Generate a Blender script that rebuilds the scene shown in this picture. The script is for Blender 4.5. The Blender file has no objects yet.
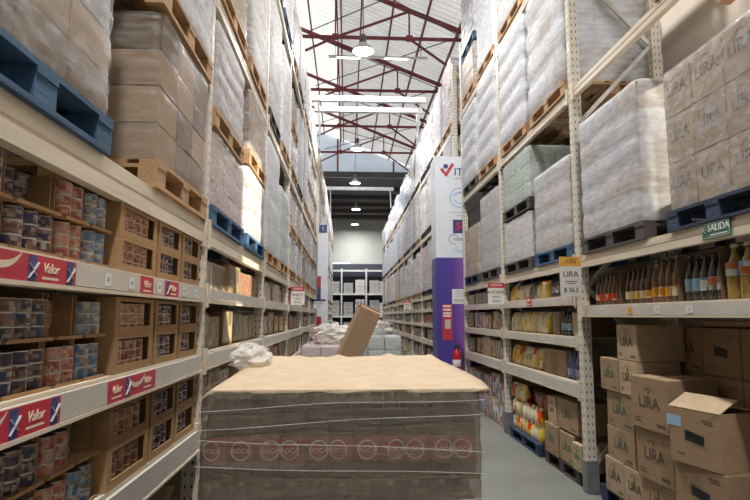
import bpy, math, random
from mathutils import Vector, Matrix
random.seed(7)
sc = bpy.context.scene
COL = sc.collection
# ------------------------------------------------------------------ camera
PH = math.atan(66/560); TH = math.atan(28/560*math.cos(PH))
cam_d = bpy.data.cameras.new('camera'); cam = bpy.data.objects.new('camera', cam_d); COL.objects.link(cam)
cam.location = (0, 0, 1.67); cam.rotation_euler = (math.pi/2+PH, 0, -TH)
cam_d.sensor_width = 36; cam_d.lens = 36*560/750; cam_d.clip_end = 200; cam_d.clip_start = .05
sc.camera = cam
# ------------------------------------------------------------------ sky, sun, exposure
w = bpy.data.worlds.new('sky'); sc.world = w; w.use_nodes = True
bg = w.node_tree.nodes['Background']; bg.inputs[0].default_value = (.86, .93, 1, 1); bg.inputs[1].default_value = 1.0
sd = bpy.data.lights.new('sun', 'SUN'); sd.energy = 7.5; sd.angle = math.radians(.6); sd.color = (1, .86, .66)
sun = bpy.data.objects.new('sun', sd); COL.objects.link(sun)
SUN_DIR = Vector((-1, .34, -.50))
sun.rotation_euler = SUN_DIR.to_track_quat('-Z', 'Y').to_euler(); sun.location = (20, -4, 14)
vs = sc.view_settings; vs.view_transform = 'Standard'; vs.look = 'None'; vs.gamma = 1; vs.exposure = 0.5; vs.use_curve_mapping = False

# ------------------------------------------------------------------ materials
MATS = {}
def nm(name):
    m = bpy.data.materials.new(name); m.use_nodes = True
    nt = m.node_tree; b = nt.nodes['Principled BSDF']
    MATS[name] = m
    return m, nt, b
def N(nt, t, **kw):
    n = nt.nodes.new(t)
    for k, v in kw.items(): setattr(n, k, v)
    return n
def ramp(nt, fac, stops, mode='LINEAR'):
    r = N(nt, 'ShaderNodeValToRGB'); r.color_ramp.interpolation = mode
    e = r.color_ramp.elements
    while len(e) < len(stops): e.new(.5)
    for i, (p, c) in enumerate(stops): e[i].position = p; e[i].color = (*c, 1) if len(c) == 3 else c
    nt.links.new(fac, r.inputs[0]); return r.outputs[0]
def coords(nt, scale=(1, 1, 1), kind='Object', jitter=True):
    tc = N(nt, 'ShaderNodeTexCoord'); mp = N(nt, 'ShaderNodeMapping'); mp.inputs['Scale'].default_value = scale
    nt.links.new(tc.outputs[kind], mp.inputs[0])
    if jitter:
        oi = N(nt, 'ShaderNodeObjectInfo'); mu = N(nt, 'ShaderNodeMath', operation='MULTIPLY'); mu.inputs[1].default_value = 37
        nt.links.new(oi.outputs['Random'], mu.inputs[0]); nt.links.new(mu.outputs[0], mp.inputs['Location'])
    return mp.outputs[0]
def noise(nt, vec, scale, detail=3, rough=.5):
    n = N(nt, 'ShaderNodeTexNoise'); n.inputs['Scale'].default_value = scale; n.inputs['Detail'].default_value = detail
    n.inputs['Roughness'].default_value = rough
    nt.links.new(vec, n.inputs['Vector']); return n.outputs['Fac']
def sh(c, k): return tuple(min(1, x*k) for x in c)
def bump(nt, b, h, s=.2, d=.01):
    bn = N(nt, 'ShaderNodeBump'); bn.inputs['Strength'].default_value = s; bn.inputs['Distance'].default_value = d
    nt.links.new(h, bn.inputs['Height']); nt.links.new(bn.outputs[0], b.inputs['Normal'])
def hue_jit(nt, col, amt=.15):
    oi = N(nt, 'ShaderNodeObjectInfo'); mr = N(nt, 'ShaderNodeMapRange')
    mr.inputs['To Min'].default_value = 1-amt; mr.inputs['To Max'].default_value = 1+amt
    nt.links.new(oi.outputs['Random'], mr.inputs[0])
    hv = N(nt, 'ShaderNodeHueSaturation'); nt.links.new(mr.outputs[0], hv.inputs['Value']); nt.links.new(col, hv.inputs['Color'])
    return hv.outputs[0]
def speck(name, c, var=.12, scale=6, rough=.5, metal=0, stretch=(1, 1, 1), jit=0, bmp=0, spec=.5):
    m, nt, b = nm(name)
    f = noise(nt, coords(nt, stretch), scale, 4)
    col = ramp(nt, f, [(.3, sh(c, 1-var)), (.7, sh(c, 1+var))])
    if jit: col = hue_jit(nt, col, jit)
    nt.links.new(col, b.inputs['Base Color']); b.inputs['Roughness'].default_value = rough; b.inputs['Metallic'].default_value = metal
    b.inputs['Specular IOR Level'].default_value = spec
    if bmp: bump(nt, b, f, bmp)
    return m
def wood(name, c, var=.25, jit=.2):
    m, nt, b = nm(name)
    f = noise(nt, coords(nt, (30, 2.2, 30)), 2.5, 5, .6)
    col = hue_jit(nt, ramp(nt, f, [(.25, sh(c, 1-var)), (.75, sh(c, 1+var))]), jit)
    nt.links.new(col, b.inputs['Base Color']); b.inputs['Roughness'].default_value = .75; bump(nt, b, f, .25)
    return m
def kraft(name, c, jit=.12, tape=(.62, .46, .28)):
    # corrugated board with a tape seam along the middle of the top and a faint flute grain
    m, nt, b = nm(name)
    f = noise(nt, coords(nt, (3, 3, 14)), 4, 4)
    col = hue_jit(nt, ramp(nt, f, [(.25, sh(c, .88)), (.75, sh(c, 1.1))]), jit)
    nt.links.new(col, b.inputs['Base Color']); b.inputs['Roughness'].default_value = .8; b.inputs['Specular IOR Level'].default_value = .2
    return m
def film(name, lo, hi, c=(.82, .84, .87), rough=.22, stretch=(2, 2, 9), bs=.5):
    m, nt, b = nm(name)
    v = coords(nt, stretch)
    f = noise(nt, v, 2.2, 5, .65); g = noise(nt, coords(nt, (1.2, 1.2, 3)), 9, 3)
    b.inputs['Base Color'].default_value = (*c, 1); b.inputs['Roughness'].default_value = rough
    bump(nt, b, f, bs, .03)
    tr = N(nt, 'ShaderNodeBsdfTransparent'); mx = N(nt, 'ShaderNodeMixShader')
    mu = N(nt, 'ShaderNodeMath', operation='ADD'); nt.links.new(f, mu.inputs[0]); nt.links.new(g, mu.inputs[1])
    mr = N(nt, 'ShaderNodeMapRange'); mr.inputs['From Min'].default_value = .75; mr.inputs['From Max'].default_value = 1.3
    mr.inputs['To Min'].default_value = lo; mr.inputs['To Max'].default_value = hi
    nt.links.new(mu.outputs[0], mr.inputs[0]); nt.links.new(mr.outputs[0], mx.inputs[0])
    nt.links.new(tr.outputs[0], mx.inputs[1]); nt.links.new(b.outputs[0], mx.inputs[2])
    nt.links.new(mx.outputs[0], nt.nodes['Material Output'].inputs[0])
    return m
def plain(name, c, rough=.5, metal=0): return speck(name, c, .05, 5, rough, metal)
def glow(name, c, s):
    m, nt, b = nm(name); b.inputs['Base Color'].default_value = (*c, 1)
    b.inputs['Emission Color'].default_value = (*c, 1); b.inputs['Emission Strength'].default_value = s
    return m
def post_paint(name, c, rotated):
    # cream paint with two columns of punched slots (fine relief on the sheet steel)
    m, nt, b = nm(name)
    tc = N(nt, 'ShaderNodeTexCoord'); sx = N(nt, 'ShaderNodeSeparateXYZ'); nt.links.new(tc.outputs['Object'], sx.inputs[0])
    def mth(op, a, bb=None):
        n = N(nt, 'ShaderNodeMath', operation=op)
        for i, q in enumerate((a, bb)):
            if q is None: continue
            if isinstance(q, (int, float)): n.inputs[i].default_value = q
            else: nt.links.new(q, n.inputs[i])
        return n.outputs[0]
    zz = mth('ABSOLUTE', mth('SUBTRACT', mth('FRACT', mth('DIVIDE', sx.outputs[2], .075)), .5))
    hz = mth('LESS_THAN', zz, .17)
    hx = mth('LESS_THAN', mth('ABSOLUTE', mth('SUBTRACT', mth('ABSOLUTE', sx.outputs[0]), .022)), .0055)
    hy = mth('LESS_THAN', mth('ABSOLUTE', mth('SUBTRACT', mth('ABSOLUTE', sx.outputs[1]), .02)), .0055)
    hole = mth('MULTIPLY', hz, mth('MAXIMUM', hx, hy))
    f = noise(nt, coords(nt), 7, 4); col = ramp(nt, f, [(.3, sh(c, .88)), (.7, sh(c, 1.08))])
    mx = N(nt, 'ShaderNodeMix', data_type='RGBA'); nt.links.new(hole, mx.inputs[0]); nt.links.new(col, mx.inputs[6]); mx.inputs[7].default_value = (.05, .045, .04, 1)
    nt.links.new(mx.outputs[2], b.inputs['Base Color']); b.inputs['Roughness'].default_value = .45
    return m
def label_mat(name, base, cols, scale=(9, 9, 9), rough=.35):
    # printed paper: blocks of ink in the given colours
    m, nt, b = nm(name)
    vo = N(nt, 'ShaderNodeTexVoronoi', distance='CHEBYCHEV'); vo.inputs['Scale'].default_value = 1; vo.inputs['Randomness'].default_value = .45
    nt.links.new(coords(nt, scale), vo.inputs['Vector'])
    sp = N(nt, 'ShaderNodeSeparateColor'); nt.links.new(vo.outputs['Color'], sp.inputs[0])
    allc = [base]+cols
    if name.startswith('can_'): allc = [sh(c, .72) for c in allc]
    elif name.startswith(('print_', 'bag_', 'lab_')):
        allc = [tuple(max(0, min(1, sum(c)/3+(x-sum(c)/3)*1.35)) for x in c) for c in allc]
    col = ramp(nt, sp.outputs[0], [(i/len(allc), c) for i, c in enumerate(allc)], 'CONSTANT')
    nt.links.new(hue_jit(nt, col, .12), b.inputs['Base Color']); b.inputs['Roughness'].default_value = rough
    return m

CREAM = (.66, .58, .46)
speck('beam_paint', CREAM, .1, 5, .4, stretch=(1, .4, 6))
speck('rail_paint', (.58, .55, .50), .07, 4, .4)
post_paint('post_paint', (.68, .63, .54), 0)
speck('brace_steel', (.55, .52, .47), .12, 8, .4, .3)
speck('guard_grey', (.17, .175, .19), .15, 9, .55)
speck('steel_white', (.62, .64, .66), .08, 4, .45)
speck('truss_red', (.21, .032, .045), .2, 5, .5)
speck('rod_dark', (.06, .05, .055), .2, 5, .5)
wood('pallet_wood', (.44, .27, .14)); wood('pallet_pale', (.52, .37, .22)); wood('pallet_blue', (.042, .11, .21), .35, .2)
wood('pallet_navy', (.024, .045, .095), .3); wood('pallet_dark', (.07, .06, .06), .3)
wood('deck_wood', (.34, .25, .16))
kraft('kraft', (.35, .24, .148)); kraft('kraft_pale', (.44, .33, .22)); kraft('kraft_dark', (.17, .112, .066))
kraft('kraft_tray', (.34, .205, .10)); kraft('carton_white', (.60, .59, .58), .08); kraft('carton_pink', (.55, .43, .40), .1); kraft('carton_grey', (.42, .42, .43), .1)
kraft('carton_green', (.40, .48, .42), .1); kraft('carton_blue', (.24, .36, .60), .15); kraft('cover_board', (.57, .45, .31), .0)
film('film_light', .10, .45, (.76, .78, .82), .36, stretch=(1.5, 1.5, 14), bs=.25); film('film_heavy', .40, .72, (.72, .75, .81), .55, (1.2, 1.2, 12), .2); film('film_clear', .10, .60, (.62, .62, .65), .2, (1.4, 3.5, 5), .5)
film('film_front', .44, .70, (.25, .21, .165), .16, (.7, .7, 10), .5)
film('film_thin', .05, .34, (.6, .6, .6), .2, (1.5, 1.5, 14), .3)
film('film_wad', .25, .75, (.85, .82, .78), .2, (6, 6, 6), .9)
speck('concrete', (.19, .20, .175), .12, 1.3, .42, bmp=.05)
speck('wall_beige', (.62, .55, .47), .05, 2, .8); speck('wall_dark', (.18, .18, .19), .1, 3, .8)
speck('wall_sheet', (.42, .44, .42), .07, 3, .6); speck('dark_ceiling', (.085, .09, .09), .2, 3, .8); speck('navy_board', (.03, .035, .06), .15, 3, .6)
# translucent corrugated roof sheet: daylight soaks through it
def sheet(name, c, t):
    m, nt, b = nm(name)
    f = noise(nt, coords(nt, (.35, 2, 1), jitter=False), 2, 4)
    col = ramp(nt, f, [(.3, sh(c, .9)), (.7, sh(c, 1.05))])
    d = N(nt, 'ShaderNodeBsdfDiffuse'); tl = N(nt, 'ShaderNodeBsdfTranslucent'); mx = N(nt, 'ShaderNodeMixShader'); mx.inputs[0].default_value = t
    nt.links.new(col, d.inputs[0]); nt.links.new(col, tl.inputs[0]); nt.links.new(d.outputs[0], mx.inputs[1]); nt.links.new(tl.outputs[0], mx.inputs[2])
    nt.links.new(mx.outputs[0], nt.nodes['Material Output'].inputs[0]); return m
sheet('roof_translucent', (.86, .88, .90), .36); sheet('roof_metal', (.70, .73, .77), .20); sheet('roof_opaque', (.55, .56, .58), .03); sheet('gable_sheet', (.80, .88, .97), .5)
def glass(name):
    m, nt, b = nm(name); tr = N(nt, 'ShaderNodeBsdfTransparent'); gl = N(nt, 'ShaderNodeBsdfGlossy'); gl.inputs['Roughness'].default_value = .05
    mx = N(nt, 'ShaderNodeMixShader'); mx.inputs[0].default_value = .06
    nt.links.new(tr.outputs[0], mx.inputs[1]); nt.links.new(gl.outputs[0], mx.inputs[2]); nt.links.new(mx.outputs[0], nt.nodes['Material Output'].inputs[0])
glass('window_glass')
glow('lamp_glow', (1, .97, .90), 9); glow('tube_glow', (1, .99, .95), 5)
plain('tin', (.55, .52, .48), .3, .9); plain('white_plastic', (.72, .72, .72), .4); plain('paper_white', (.74, .73, .71), .6)
plain('red_print', (.50, .035, .06), .45); plain('navy_print', (.045, .055, .19), .45); plain('cream_print', (.75, .62, .48), .5)
plain('black_print', (.03, .03, .03), .6); plain('ink_brown', (.10, .075, .05), .7); plain('ink_green', (.06, .13, .08), .7); plain('ink_blue', (.12, .27, .47), .6)
plain('yellow_print', (.78, .42, .06), .5); plain('green_sign', (.03, .17, .10), .4); plain('purple_print', (.075, .04, .30), .35)
plain('pale_blue_print', (.32, .48, .68), .5); plain('grey_print', (.45, .48, .50), .5); plain('banner_white', (.70, .74, .82), .4)
plain('ext_red', (.48, .02, .03), .25); plain('black_rubber', (.02, .02, .02), .5)
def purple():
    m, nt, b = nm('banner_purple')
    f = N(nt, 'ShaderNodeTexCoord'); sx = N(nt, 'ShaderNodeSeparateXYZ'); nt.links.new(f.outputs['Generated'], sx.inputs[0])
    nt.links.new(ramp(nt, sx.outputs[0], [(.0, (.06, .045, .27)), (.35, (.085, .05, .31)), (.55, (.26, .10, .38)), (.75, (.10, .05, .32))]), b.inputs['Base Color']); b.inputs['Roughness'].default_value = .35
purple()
# tins, bags, bottles
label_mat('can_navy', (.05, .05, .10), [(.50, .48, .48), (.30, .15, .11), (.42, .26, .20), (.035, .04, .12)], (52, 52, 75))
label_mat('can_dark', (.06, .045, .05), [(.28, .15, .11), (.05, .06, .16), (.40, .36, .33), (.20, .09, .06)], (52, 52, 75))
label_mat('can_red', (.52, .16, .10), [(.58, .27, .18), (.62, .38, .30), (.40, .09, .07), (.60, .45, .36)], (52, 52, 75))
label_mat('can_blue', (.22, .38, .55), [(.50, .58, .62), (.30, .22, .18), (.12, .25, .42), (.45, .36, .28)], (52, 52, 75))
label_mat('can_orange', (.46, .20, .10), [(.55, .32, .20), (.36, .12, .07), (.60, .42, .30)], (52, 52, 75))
label_mat('bag_yellow', (.66, .50, .16), [(.70, .62, .42), (.55, .10, .06), (.70, .66, .55), (.62, .40, .10)], (14, 14, 12))
label_mat('bag_white', (.66, .62, .52), [(.60, .50, .20), (.30, .34, .26), (.66, .60, .50)], (14, 14, 12))
label_mat('bag_green', (.10, .13, .10), [(.40, .42, .38), (.08, .10, .08), (.16, .2, .14)], (14, 14, 12))
label_mat('print_red', (.50, .05, .05), [(.62, .42, .36), (.46, .08, .07), (.10, .05, .05), (.60, .52, .50)], (14, 14, 11))
label_mat('print_pink', (.60, .36, .38), [(.62, .48, .50), (.50, .20, .22), (.20, .12, .13), (.62, .56, .56)], (14, 14, 11))
label_mat('print_cream', (.66, .56, .38), [(.60, .42, .20), (.52, .48, .42), (.22, .14, .08)], (14, 14, 11))
label_mat('print_olive', (.22, .20, .13), [(.32, .27, .17), (.16, .14, .10), (.42, .36, .25)], (10, 10, 8))
label_mat('print_white', (.64, .64, .64), [(.45, .46, .50), (.66, .65, .64), (.14, .15, .22), (.50, .20, .16)], (14, 14, 11))
label_mat('print_blue', (.20, .28, .48), [(.40, .46, .58), (.14, .18, .34), (.52, .54, .58)], (10, 10, 8))
label_mat('pack_white', (.66, .67, .70), [(.50, .44, .46), (.70, .70, .72), (.30, .33, .38)], (10, 10, 9))
label_mat('pack_pink', (.62, .48, .53), [(.68, .62, .64), (.36, .22, .27), (.68, .66, .68)], (10, 10, 14))
label_mat('pack_blue', (.22, .38, .68), [(.46, .56, .72), (.12, .20, .44), (.62, .68, .76)], (10, 10, 9))
def liquid(name, c, rough=.12):
    m = speck(name, c, .25, 9, rough); b = m.node_tree.nodes['Principled BSDF']
    b.inputs['Coat Weight'].default_value = .6; b.inputs['Transmission Weight'].default_value = .25
    return m
liquid('amber', (.20, .085, .02)); liquid('oil', (.40, .27, .05)); liquid('sauce', (.12, .045, .02)); liquid('dark_bottle', (.055, .043, .028), .2); liquid('blue_bottle', (.13, .19, .38), .2)
plain('cap_dark', (.05, .035, .03), .4); plain('cap_white', (.62, .55, .42), .4)
label_mat('lab_red', (.50, .08, .05), [(.66, .62, .55), (.50, .10, .06)], (14, 14, 22)); label_mat('lab_yellow', (.62, .50, .22), [(.68, .62, .50), (.55, .36, .12)], (14, 14, 22))
label_mat('lab_orange', (.62, .36, .12), [(.66, .58, .46), (.55, .28, .08)], (14, 14, 22)); label_mat('lab_blue', (.30, .48, .58), [(.60, .64, .64), (.45, .16, .08), (.16, .30, .46)], (14, 14, 22))
plain('lab_wine', (.46, .035, .04), .5)

# ------------------------------------------------------------------ mesh helpers
class MB:
    def __init__(s): s.v = []; s.f = []; s.mi = []; s.sm = []
    def box(s, x0, x1, y0, y1, z0, z1, m=0):
        o = len(s.v); s.v += [(x0,y0,z0),(x1,y0,z0),(x1,y1,z0),(x0,y1,z0),(x0,y0,z1),(x1,y0,z1),(x1,y1,z1),(x0,y1,z1)]
        for q in ((0,3,2,1),(4,5,6,7),(0,1,5,4),(1,2,6,5),(2,3,7,6),(3,0,4,7)): s.f.append([o+i for i in q]); s.mi.append(m); s.sm.append(False)
        return s
    def cbox(s, x0, x1, y0, y1, z0, z1, c=.004, m=0):   # box with chamfered vertical and horizontal edges
        o = len(s.v); rings = [(c, z0), (0, z0+c), (0, z1-c), (c, z1)]
        for ins, z in rings:
            k = c
            a0, a1, b0, b1 = x0+ins, x1-ins, y0+ins, y1-ins
            s.v += [(a0+k,b0,z),(a1-k,b0,z),(a1,b0+k,z),(a1,b1-k,z),(a1-k,b1,z),(a0+k,b1,z),(a0,b1-k,z),(a0,b0+k,z)]
        for r in range(3):
            for i in range(8): s.f.append([o+r*8+i, o+r*8+(i+1)%8, o+r*8+8+(i+1)%8, o+r*8+8+i]); s.mi.append(m); s.sm.append(False)
        s.f.append([o+i for i in range(7, -1, -1)]); s.f.append([o+24+i for i in range(8)]); s.mi += [m, m]; s.sm += [False, False]
        return s
    def bar(s, a, b, r, m=0, up=(0, 0, 1), r2=None):     # rectangular bar from a to b
        a, b = Vector(a), Vector(b); d = (b-a).normalized(); u = Vector(up)
        if abs(d.dot(u)) > .98: u = Vector((0, 1, 0))
        x = d.cross(u).normalized(); y = x.cross(d); r2 = r2 or r; o = len(s.v)
        for p in (a, b):
            for i, j in ((-1,-1),(1,-1),(1,1),(-1,1)): s.v.append(tuple(p+x*r*i+y*r2*j))
        for q in ((3,2,1,0),(4,5,6,7),(0,1,5,4),(1,2,6,5),(2,3,7,6),(3,0,4,7)): s.f.append([o+i for i in q]); s.mi.append(m); s.sm.append(False)
        return s
    def tube(s, pts, r, seg=8, m=0):
        o = len(s.v); pts = [Vector(p) for p in pts]
        for i, p in enumerate(pts):
            d = (pts[min(i+1, len(pts)-1)]-pts[max(i-1, 0)]).normalized(); u = Vector((0, 0, 1))
            if abs(d.dot(u)) > .95: u = Vector((0, 1, 0))
            x = d.cross(u).normalized(); y = x.cross(d)
            for k in range(seg): a = 2*math.pi*k/seg; s.v.append(tuple(p+(x*math.cos(a)+y*math.sin(a))*r))
        for i in range(len(pts)-1):
            for k in range(seg): s.f.append([o+i*seg+k, o+i*seg+(k+1)%seg, o+(i+1)*seg+(k+1)%seg, o+(i+1)*seg+k]); s.mi.append(m); s.sm.append(True)
        s.f.append([o+k for k in range(seg-1, -1, -1)]); s.f.append([o+(len(pts)-1)*seg+k for k in range(seg)]); s.mi += [m, m]; s.sm += [False, False]
        return s
    def lathe(s, prof, seg=14, c=(0, 0, 0), m=0, smooth=True):   # prof: (r, z[, material])
        o = len(s.v); n = len(prof)
        for p in prof:
            for k in range(seg): a = 2*math.pi*k/seg; s.v.append((c[0]+p[0]*math.cos(a), c[1]+p[0]*math.sin(a), c[2]+p[1]))
        for i in range(n-1):
            mm = prof[i][2] if len(prof[i]) > 2 else m
            for k in range(seg): s.f.append([o+i*seg+k, o+i*seg+(k+1)%seg, o+(i+1)*seg+(k+1)%seg, o+(i+1)*seg+k]); s.mi.append(mm); s.sm.append(smooth)
        s.f.append([o+k for k in range(seg-1, -1, -1)]); s.f.append([o+(n-1)*seg+k for k in range(seg)])
        s.mi += [prof[0][2] if len(prof[0]) > 2 else m, prof[-1][2] if len(prof[-1]) > 2 else m]; s.sm += [False, False]
        return s
    def prism(s, poly, y0, y1, m=0):     # polygon in (x, z), counter-clockwise seen from -Y, extruded along Y
        o = len(s.v); n = len(poly)
        s.v += [(x, y0, z) for x, z in poly]+[(x, y1, z) for x, z in poly]
        s.f.append(list(range(o, o+n))); s.f.append(list(range(o+2*n-1, o+n-1, -1))); s.mi += [m, m]; s.sm += [False, False]
        for i in range(n): j = (i+1) % n; s.f.append([o+j, o+i, o+n+i, o+n+j]); s.mi.append(m); s.sm.append(False)
        return s
    def grid(s, pts, nu, nv, m=0, smooth=True, wrap=False):      # pts row-major, nv rows of nu
        o = len(s.v); s.v += pts
        for j in range(nv-1):
            for i in range(nu if wrap else nu-1):
                k = (i+1) % nu; s.f.append([o+j*nu+i, o+j*nu+k, o+(j+1)*nu+k, o+(j+1)*nu+i]); s.mi.append(m); s.sm.append(smooth)
        return s
    def mesh(s, name, mats):
        me = bpy.data.meshes.new(name); me.from_pydata(s.v, [], s.f)
        for m in mats: me.materials.append(MATS[m])
        me.polygons.foreach_set('material_index', s.mi); me.polygons.foreach_set('use_smooth', s.sm); me.update()
        return me
CACHE = {}
def cached(key, fn):
    if key not in CACHE: CACHE[key] = fn()
    return CACHE[key]
def obj(name, me, parent=None, loc=(0, 0, 0), rot=(0, 0, 0), label=None, cat=None, group=None, kind=None):
    o = bpy.data.objects.new(name, me); COL.objects.link(o); o.location = loc; o.rotation_euler = rot
    if parent: o.parent = parent
    if label: o['label'] = label
    if cat: o['category'] = cat
    if group: o['group'] = group
    if kind: o['kind'] = kind
    return o
def thing(name, label, cat, loc=(0, 0, 0), rot=(0, 0, 0), group=None):
    o = obj(name, None, None, loc, rot, label, cat, group); o.empty_display_size = .1; return o
def boxmesh(wx, wy, wz, mat, ch=0):      # centred in x and y, standing on z=0
    k = ('box', round(wx, 3), round(wy, 3), round(wz, 3), mat, ch)
    return cached(k, lambda: (MB().cbox(-wx/2, wx/2, -wy/2, wy/2, 0, wz, ch) if ch else MB().box(-wx/2, wx/2, -wy/2, wy/2, 0, wz)).mesh('box', [mat]))
FLAT = {'aisle_l': (math.pi/2, 0, math.pi/2), 'aisle_r': (math.pi/2, 0, -math.pi/2), 'front': (math.pi/2, 0, 0)}
def textmesh(txt, size, mat, shear=0, ext=.0012, spacing=1, bold=0):
    k = ('text', txt, size, mat, shear, spacing, bold)
    if k in CACHE: return CACHE[k]
    cu = bpy.data.curves.new('t', 'FONT'); cu.body = txt; cu.size = size; cu.align_x = 'CENTER'; cu.align_y = 'CENTER'; cu.extrude = ext; cu.shear = shear
    cu.space_character = spacing; cu.offset = bold*size; cu.resolution_u = 3
    o = bpy.data.objects.new('t', cu); COL.objects.link(o); dg = bpy.context.evaluated_depsgraph_get(); dg.update()
    me = bpy.data.meshes.new_from_object(o.evaluated_get(dg)); bpy.data.objects.remove(o); bpy.data.curves.remove(cu)
    me.materials.clear(); me.materials.append(MATS[mat]); CACHE[k] = me; return me
def text(txt, size, mat, parent, loc, face, name='lettering', **kw):
    return obj(name, textmesh(txt, size, mat, **kw), parent, loc, FLAT[face] if isinstance(face, str) else face)
ORD = ['nearest', 'second', 'third', 'fourth', 'fifth', 'sixth', 'seventh', 'eighth', 'ninth', 'tenth', 'eleventh', 'twelfth', 'thirteenth', 'fourteenth', 'fifteenth']
def rot2(x, y, a): return x*math.cos(a)-y*math.sin(a), x*math.sin(a)+y*math.cos(a)

# ------------------------------------------------------------------ setting
WL, WR, YB, YG, YE = -14.0, 3.85, -5.0, 32.3, 46.8        # left wall, right wall, back, gable, far wall
RIDGE_X = -5.0; SL = .40
def roof_z(x): return 1.67+10.17-SL*x if x >= RIDGE_X else 1.67+10.17-SL*(2*RIDGE_X-x)
def struct(name, mb, mats, **kw): return obj(name, mb.mesh(name, mats), kind='structure', **kw)
struct('floor', MB().box(WL-.2, WR+.2, YB, YE, -.2, 0), ['concrete'])
def corrugated_roof(name, x0, x1, y0, y1, mat):
    mb = MB(); pts = []; ys = []; y = y0
    while y < y1: ys += [(y, 0), (y+.16, 0), (y+.19, .035), (y+.22, .035)]; y += .25
    ys = [q for q in ys if q[0] <= y1]
    for yy, h in ys: pts += [(x0, yy, roof_z(x0)+h+.12), (x1, yy, roof_z(x1)+h+.12)]
    mb.grid(pts, 2, len(ys), 0, False); return struct(name, mb, [mat])
corrugated_roof('ceiling', -.36, WR+.3, 3, YG, 'roof_metal')
corrugated_roof('ceiling', -.36, WR+.3, YB, 2.95, 'roof_opaque')
corrugated_roof('ceiling', RIDGE_X, -.36, 5, YG, 'roof_translucent')
corrugated_roof('ceiling', RIDGE_X, -.36, YB, 4.95, 'roof_opaque')
corrugated_roof('ceiling', WL-.3, RIDGE_X, YB, YG, 'roof_opaque')
# walls; the right wall has an unseen high window, added and sized for the sun patches
WY0, WY1, WZ0, WZ1 = 2.55, 4.6, 3.2, 5.9
EZ = roof_z(WR)+.1
mb = MB(); mb.box(WR, WR+.2, YB, WY0, 0, EZ); mb.box(WR, WR+.2, WY1, YE, 0, EZ); mb.box(WR, WR+.2, WY0, WY1, 0, WZ0); mb.box(WR, WR+.2, WY0, WY1, WZ1, EZ)
struct('wall_right', mb, ['wall_beige'])
win = obj('window_1', MB().box(WR+.09, WR+.10, WY0, WY1, WZ0, WZ1).mesh('pane', ['window_glass']), kind='structure')
fr = MB()
for y in (WY0, (WY0+WY1)/2-.02, WY1-.04): fr.box(WR+.06, WR+.14, y, y+.04, WZ0, WZ1)
for z in (WZ0, WZ1-.04): fr.box(WR+.06, WR+.14, WY0, WY1, z, z+.04)
obj('window_frame', fr.mesh('frame', ['steel_white']), win)
struct('wall_left', MB().box(WL-.2, WL, YB, YE, 0, roof_z(WL)+.1), ['wall_dark'])
mb = MB(); o = 0
mb.v = [(WL, YB, 0), (WR, YB, 0), (WR, YB, roof_z(WR)+.1), (RIDGE_X, YB, roof_z(RIDGE_X)+.1), (WL, YB, roof_z(WL)+.1)]; mb.f = [[0, 1, 2, 3, 4]]; mb.mi = [0]; mb.sm = [False]
struct('wall_back', mb, ['wall_dark'])
# gable of light sheeting over the opening to the rear hall
mb = MB()
x = -9.0
GZ = 9.75
while x < WR-.01:
    a, b = x, min(x+.5, WR)
    o = len(mb.v); mb.v += [(a, YG, GZ), (b, YG, GZ), (b, YG, roof_z(b)+.1), (a, YG, roof_z(a)+.1)]; mb.f.append([o, o+1, o+2, o+3]); mb.mi.append(0); mb.sm.append(False); x = b
struct('wall_gable', mb, ['gable_sheet'])
struct('ceiling_rear', MB().box(WL, WR, YG+.02, YE, GZ, GZ+.15), ['dark_ceiling'])
for i, y in enumerate((34.5, 37, 39.5, 42, 44.5)):
    struct('trim_%d' % (i+1), MB().box(-9, WR, y, y+.12, GZ-.3, GZ), ['rod_dark'])
struct('wall_far', MB().box(WL, WR+.2, YE, YE+.2, 0, GZ), ['wall_sheet'])
mb = MB()
for i in range(34): mb.box(-4+.22*i, -4+.22*i+.07, YE-.05, YE, 6.0, GZ)
obj('sheet_rib', mb.mesh('ribs', ['wall_sheet']), bpy.data.objects['wall_far'], kind='stuff')
obj('navy_band', MB().box(-6, WR, YE-.06, YE, 0, 6.0).mesh('navy_band', ['navy_board']), bpy.data.objects['wall_far'])

# ------------------------------------------------------------------ roof steel
for i, px in enumerate((-2.4, -1.4, -.40, -.26, .42, 1.40, 2.42, 3.42)):
    z = roof_z(px)
    obj('purlin', MB().box(-.025, .025, YB, YG, -.06, .07).mesh('purlin', ['truss_red']), None, (px, 0, z+.02), label='dark red roof purlin, number %s from the left under the sheeting' % ['one','two','three','four','five','six','seven','eight'][i], cat='purlin', group='roof purlins')
TR_Y = [.1, 4.11, 8.12, 12.13, 16.15, 20.15, 24.16, 28.17]
BZ = 1.67+8.40
for i, y in enumerate(TR_Y):
    t = thing('roof_truss', 'dark red steel roof truss, %s of eight from the camera end' % ('nearest' if i == 0 else ORD[i]), 'truss', (0, y, 0), group='roof trusses')
    x_in = -5.0
    obj('top_chord', MB().bar((x_in, 0, roof_z(x_in)-.12), (WR, 0, roof_z(WR)-.12), .045, r2=.06).mesh('chord', ['truss_red']), t)
    obj('bottom_chord', MB().bar((x_in, 0, BZ), (WR, 0, BZ), .035, r2=.045).mesh('chord', ['truss_red']), t)
    for px in (-.40, 1.85): obj('vertical_web', MB().bar((px, 0, BZ), (px, 0, roof_z(px)-.12), .025).mesh('web', ['truss_red']), t)
    for a, b in (((-.40, BZ), (1.85, roof_z(1.85)-.15)), ((-.40, BZ), (-2.2, BZ-.9)), ((1.85, BZ), (3.3, BZ-1.05))):
        obj('diagonal_web', MB().bar((a[0], 0, a[1]), (b[0], 0, b[1]), .03).mesh('web', ['truss_red']), t)
    for px in (-.40, 1.85): obj('gusset_plate', MB().box(px-.10, px+.10, -.04, .04, BZ-.08, BZ+.1).mesh('gusset', ['truss_red']), t)
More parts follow.
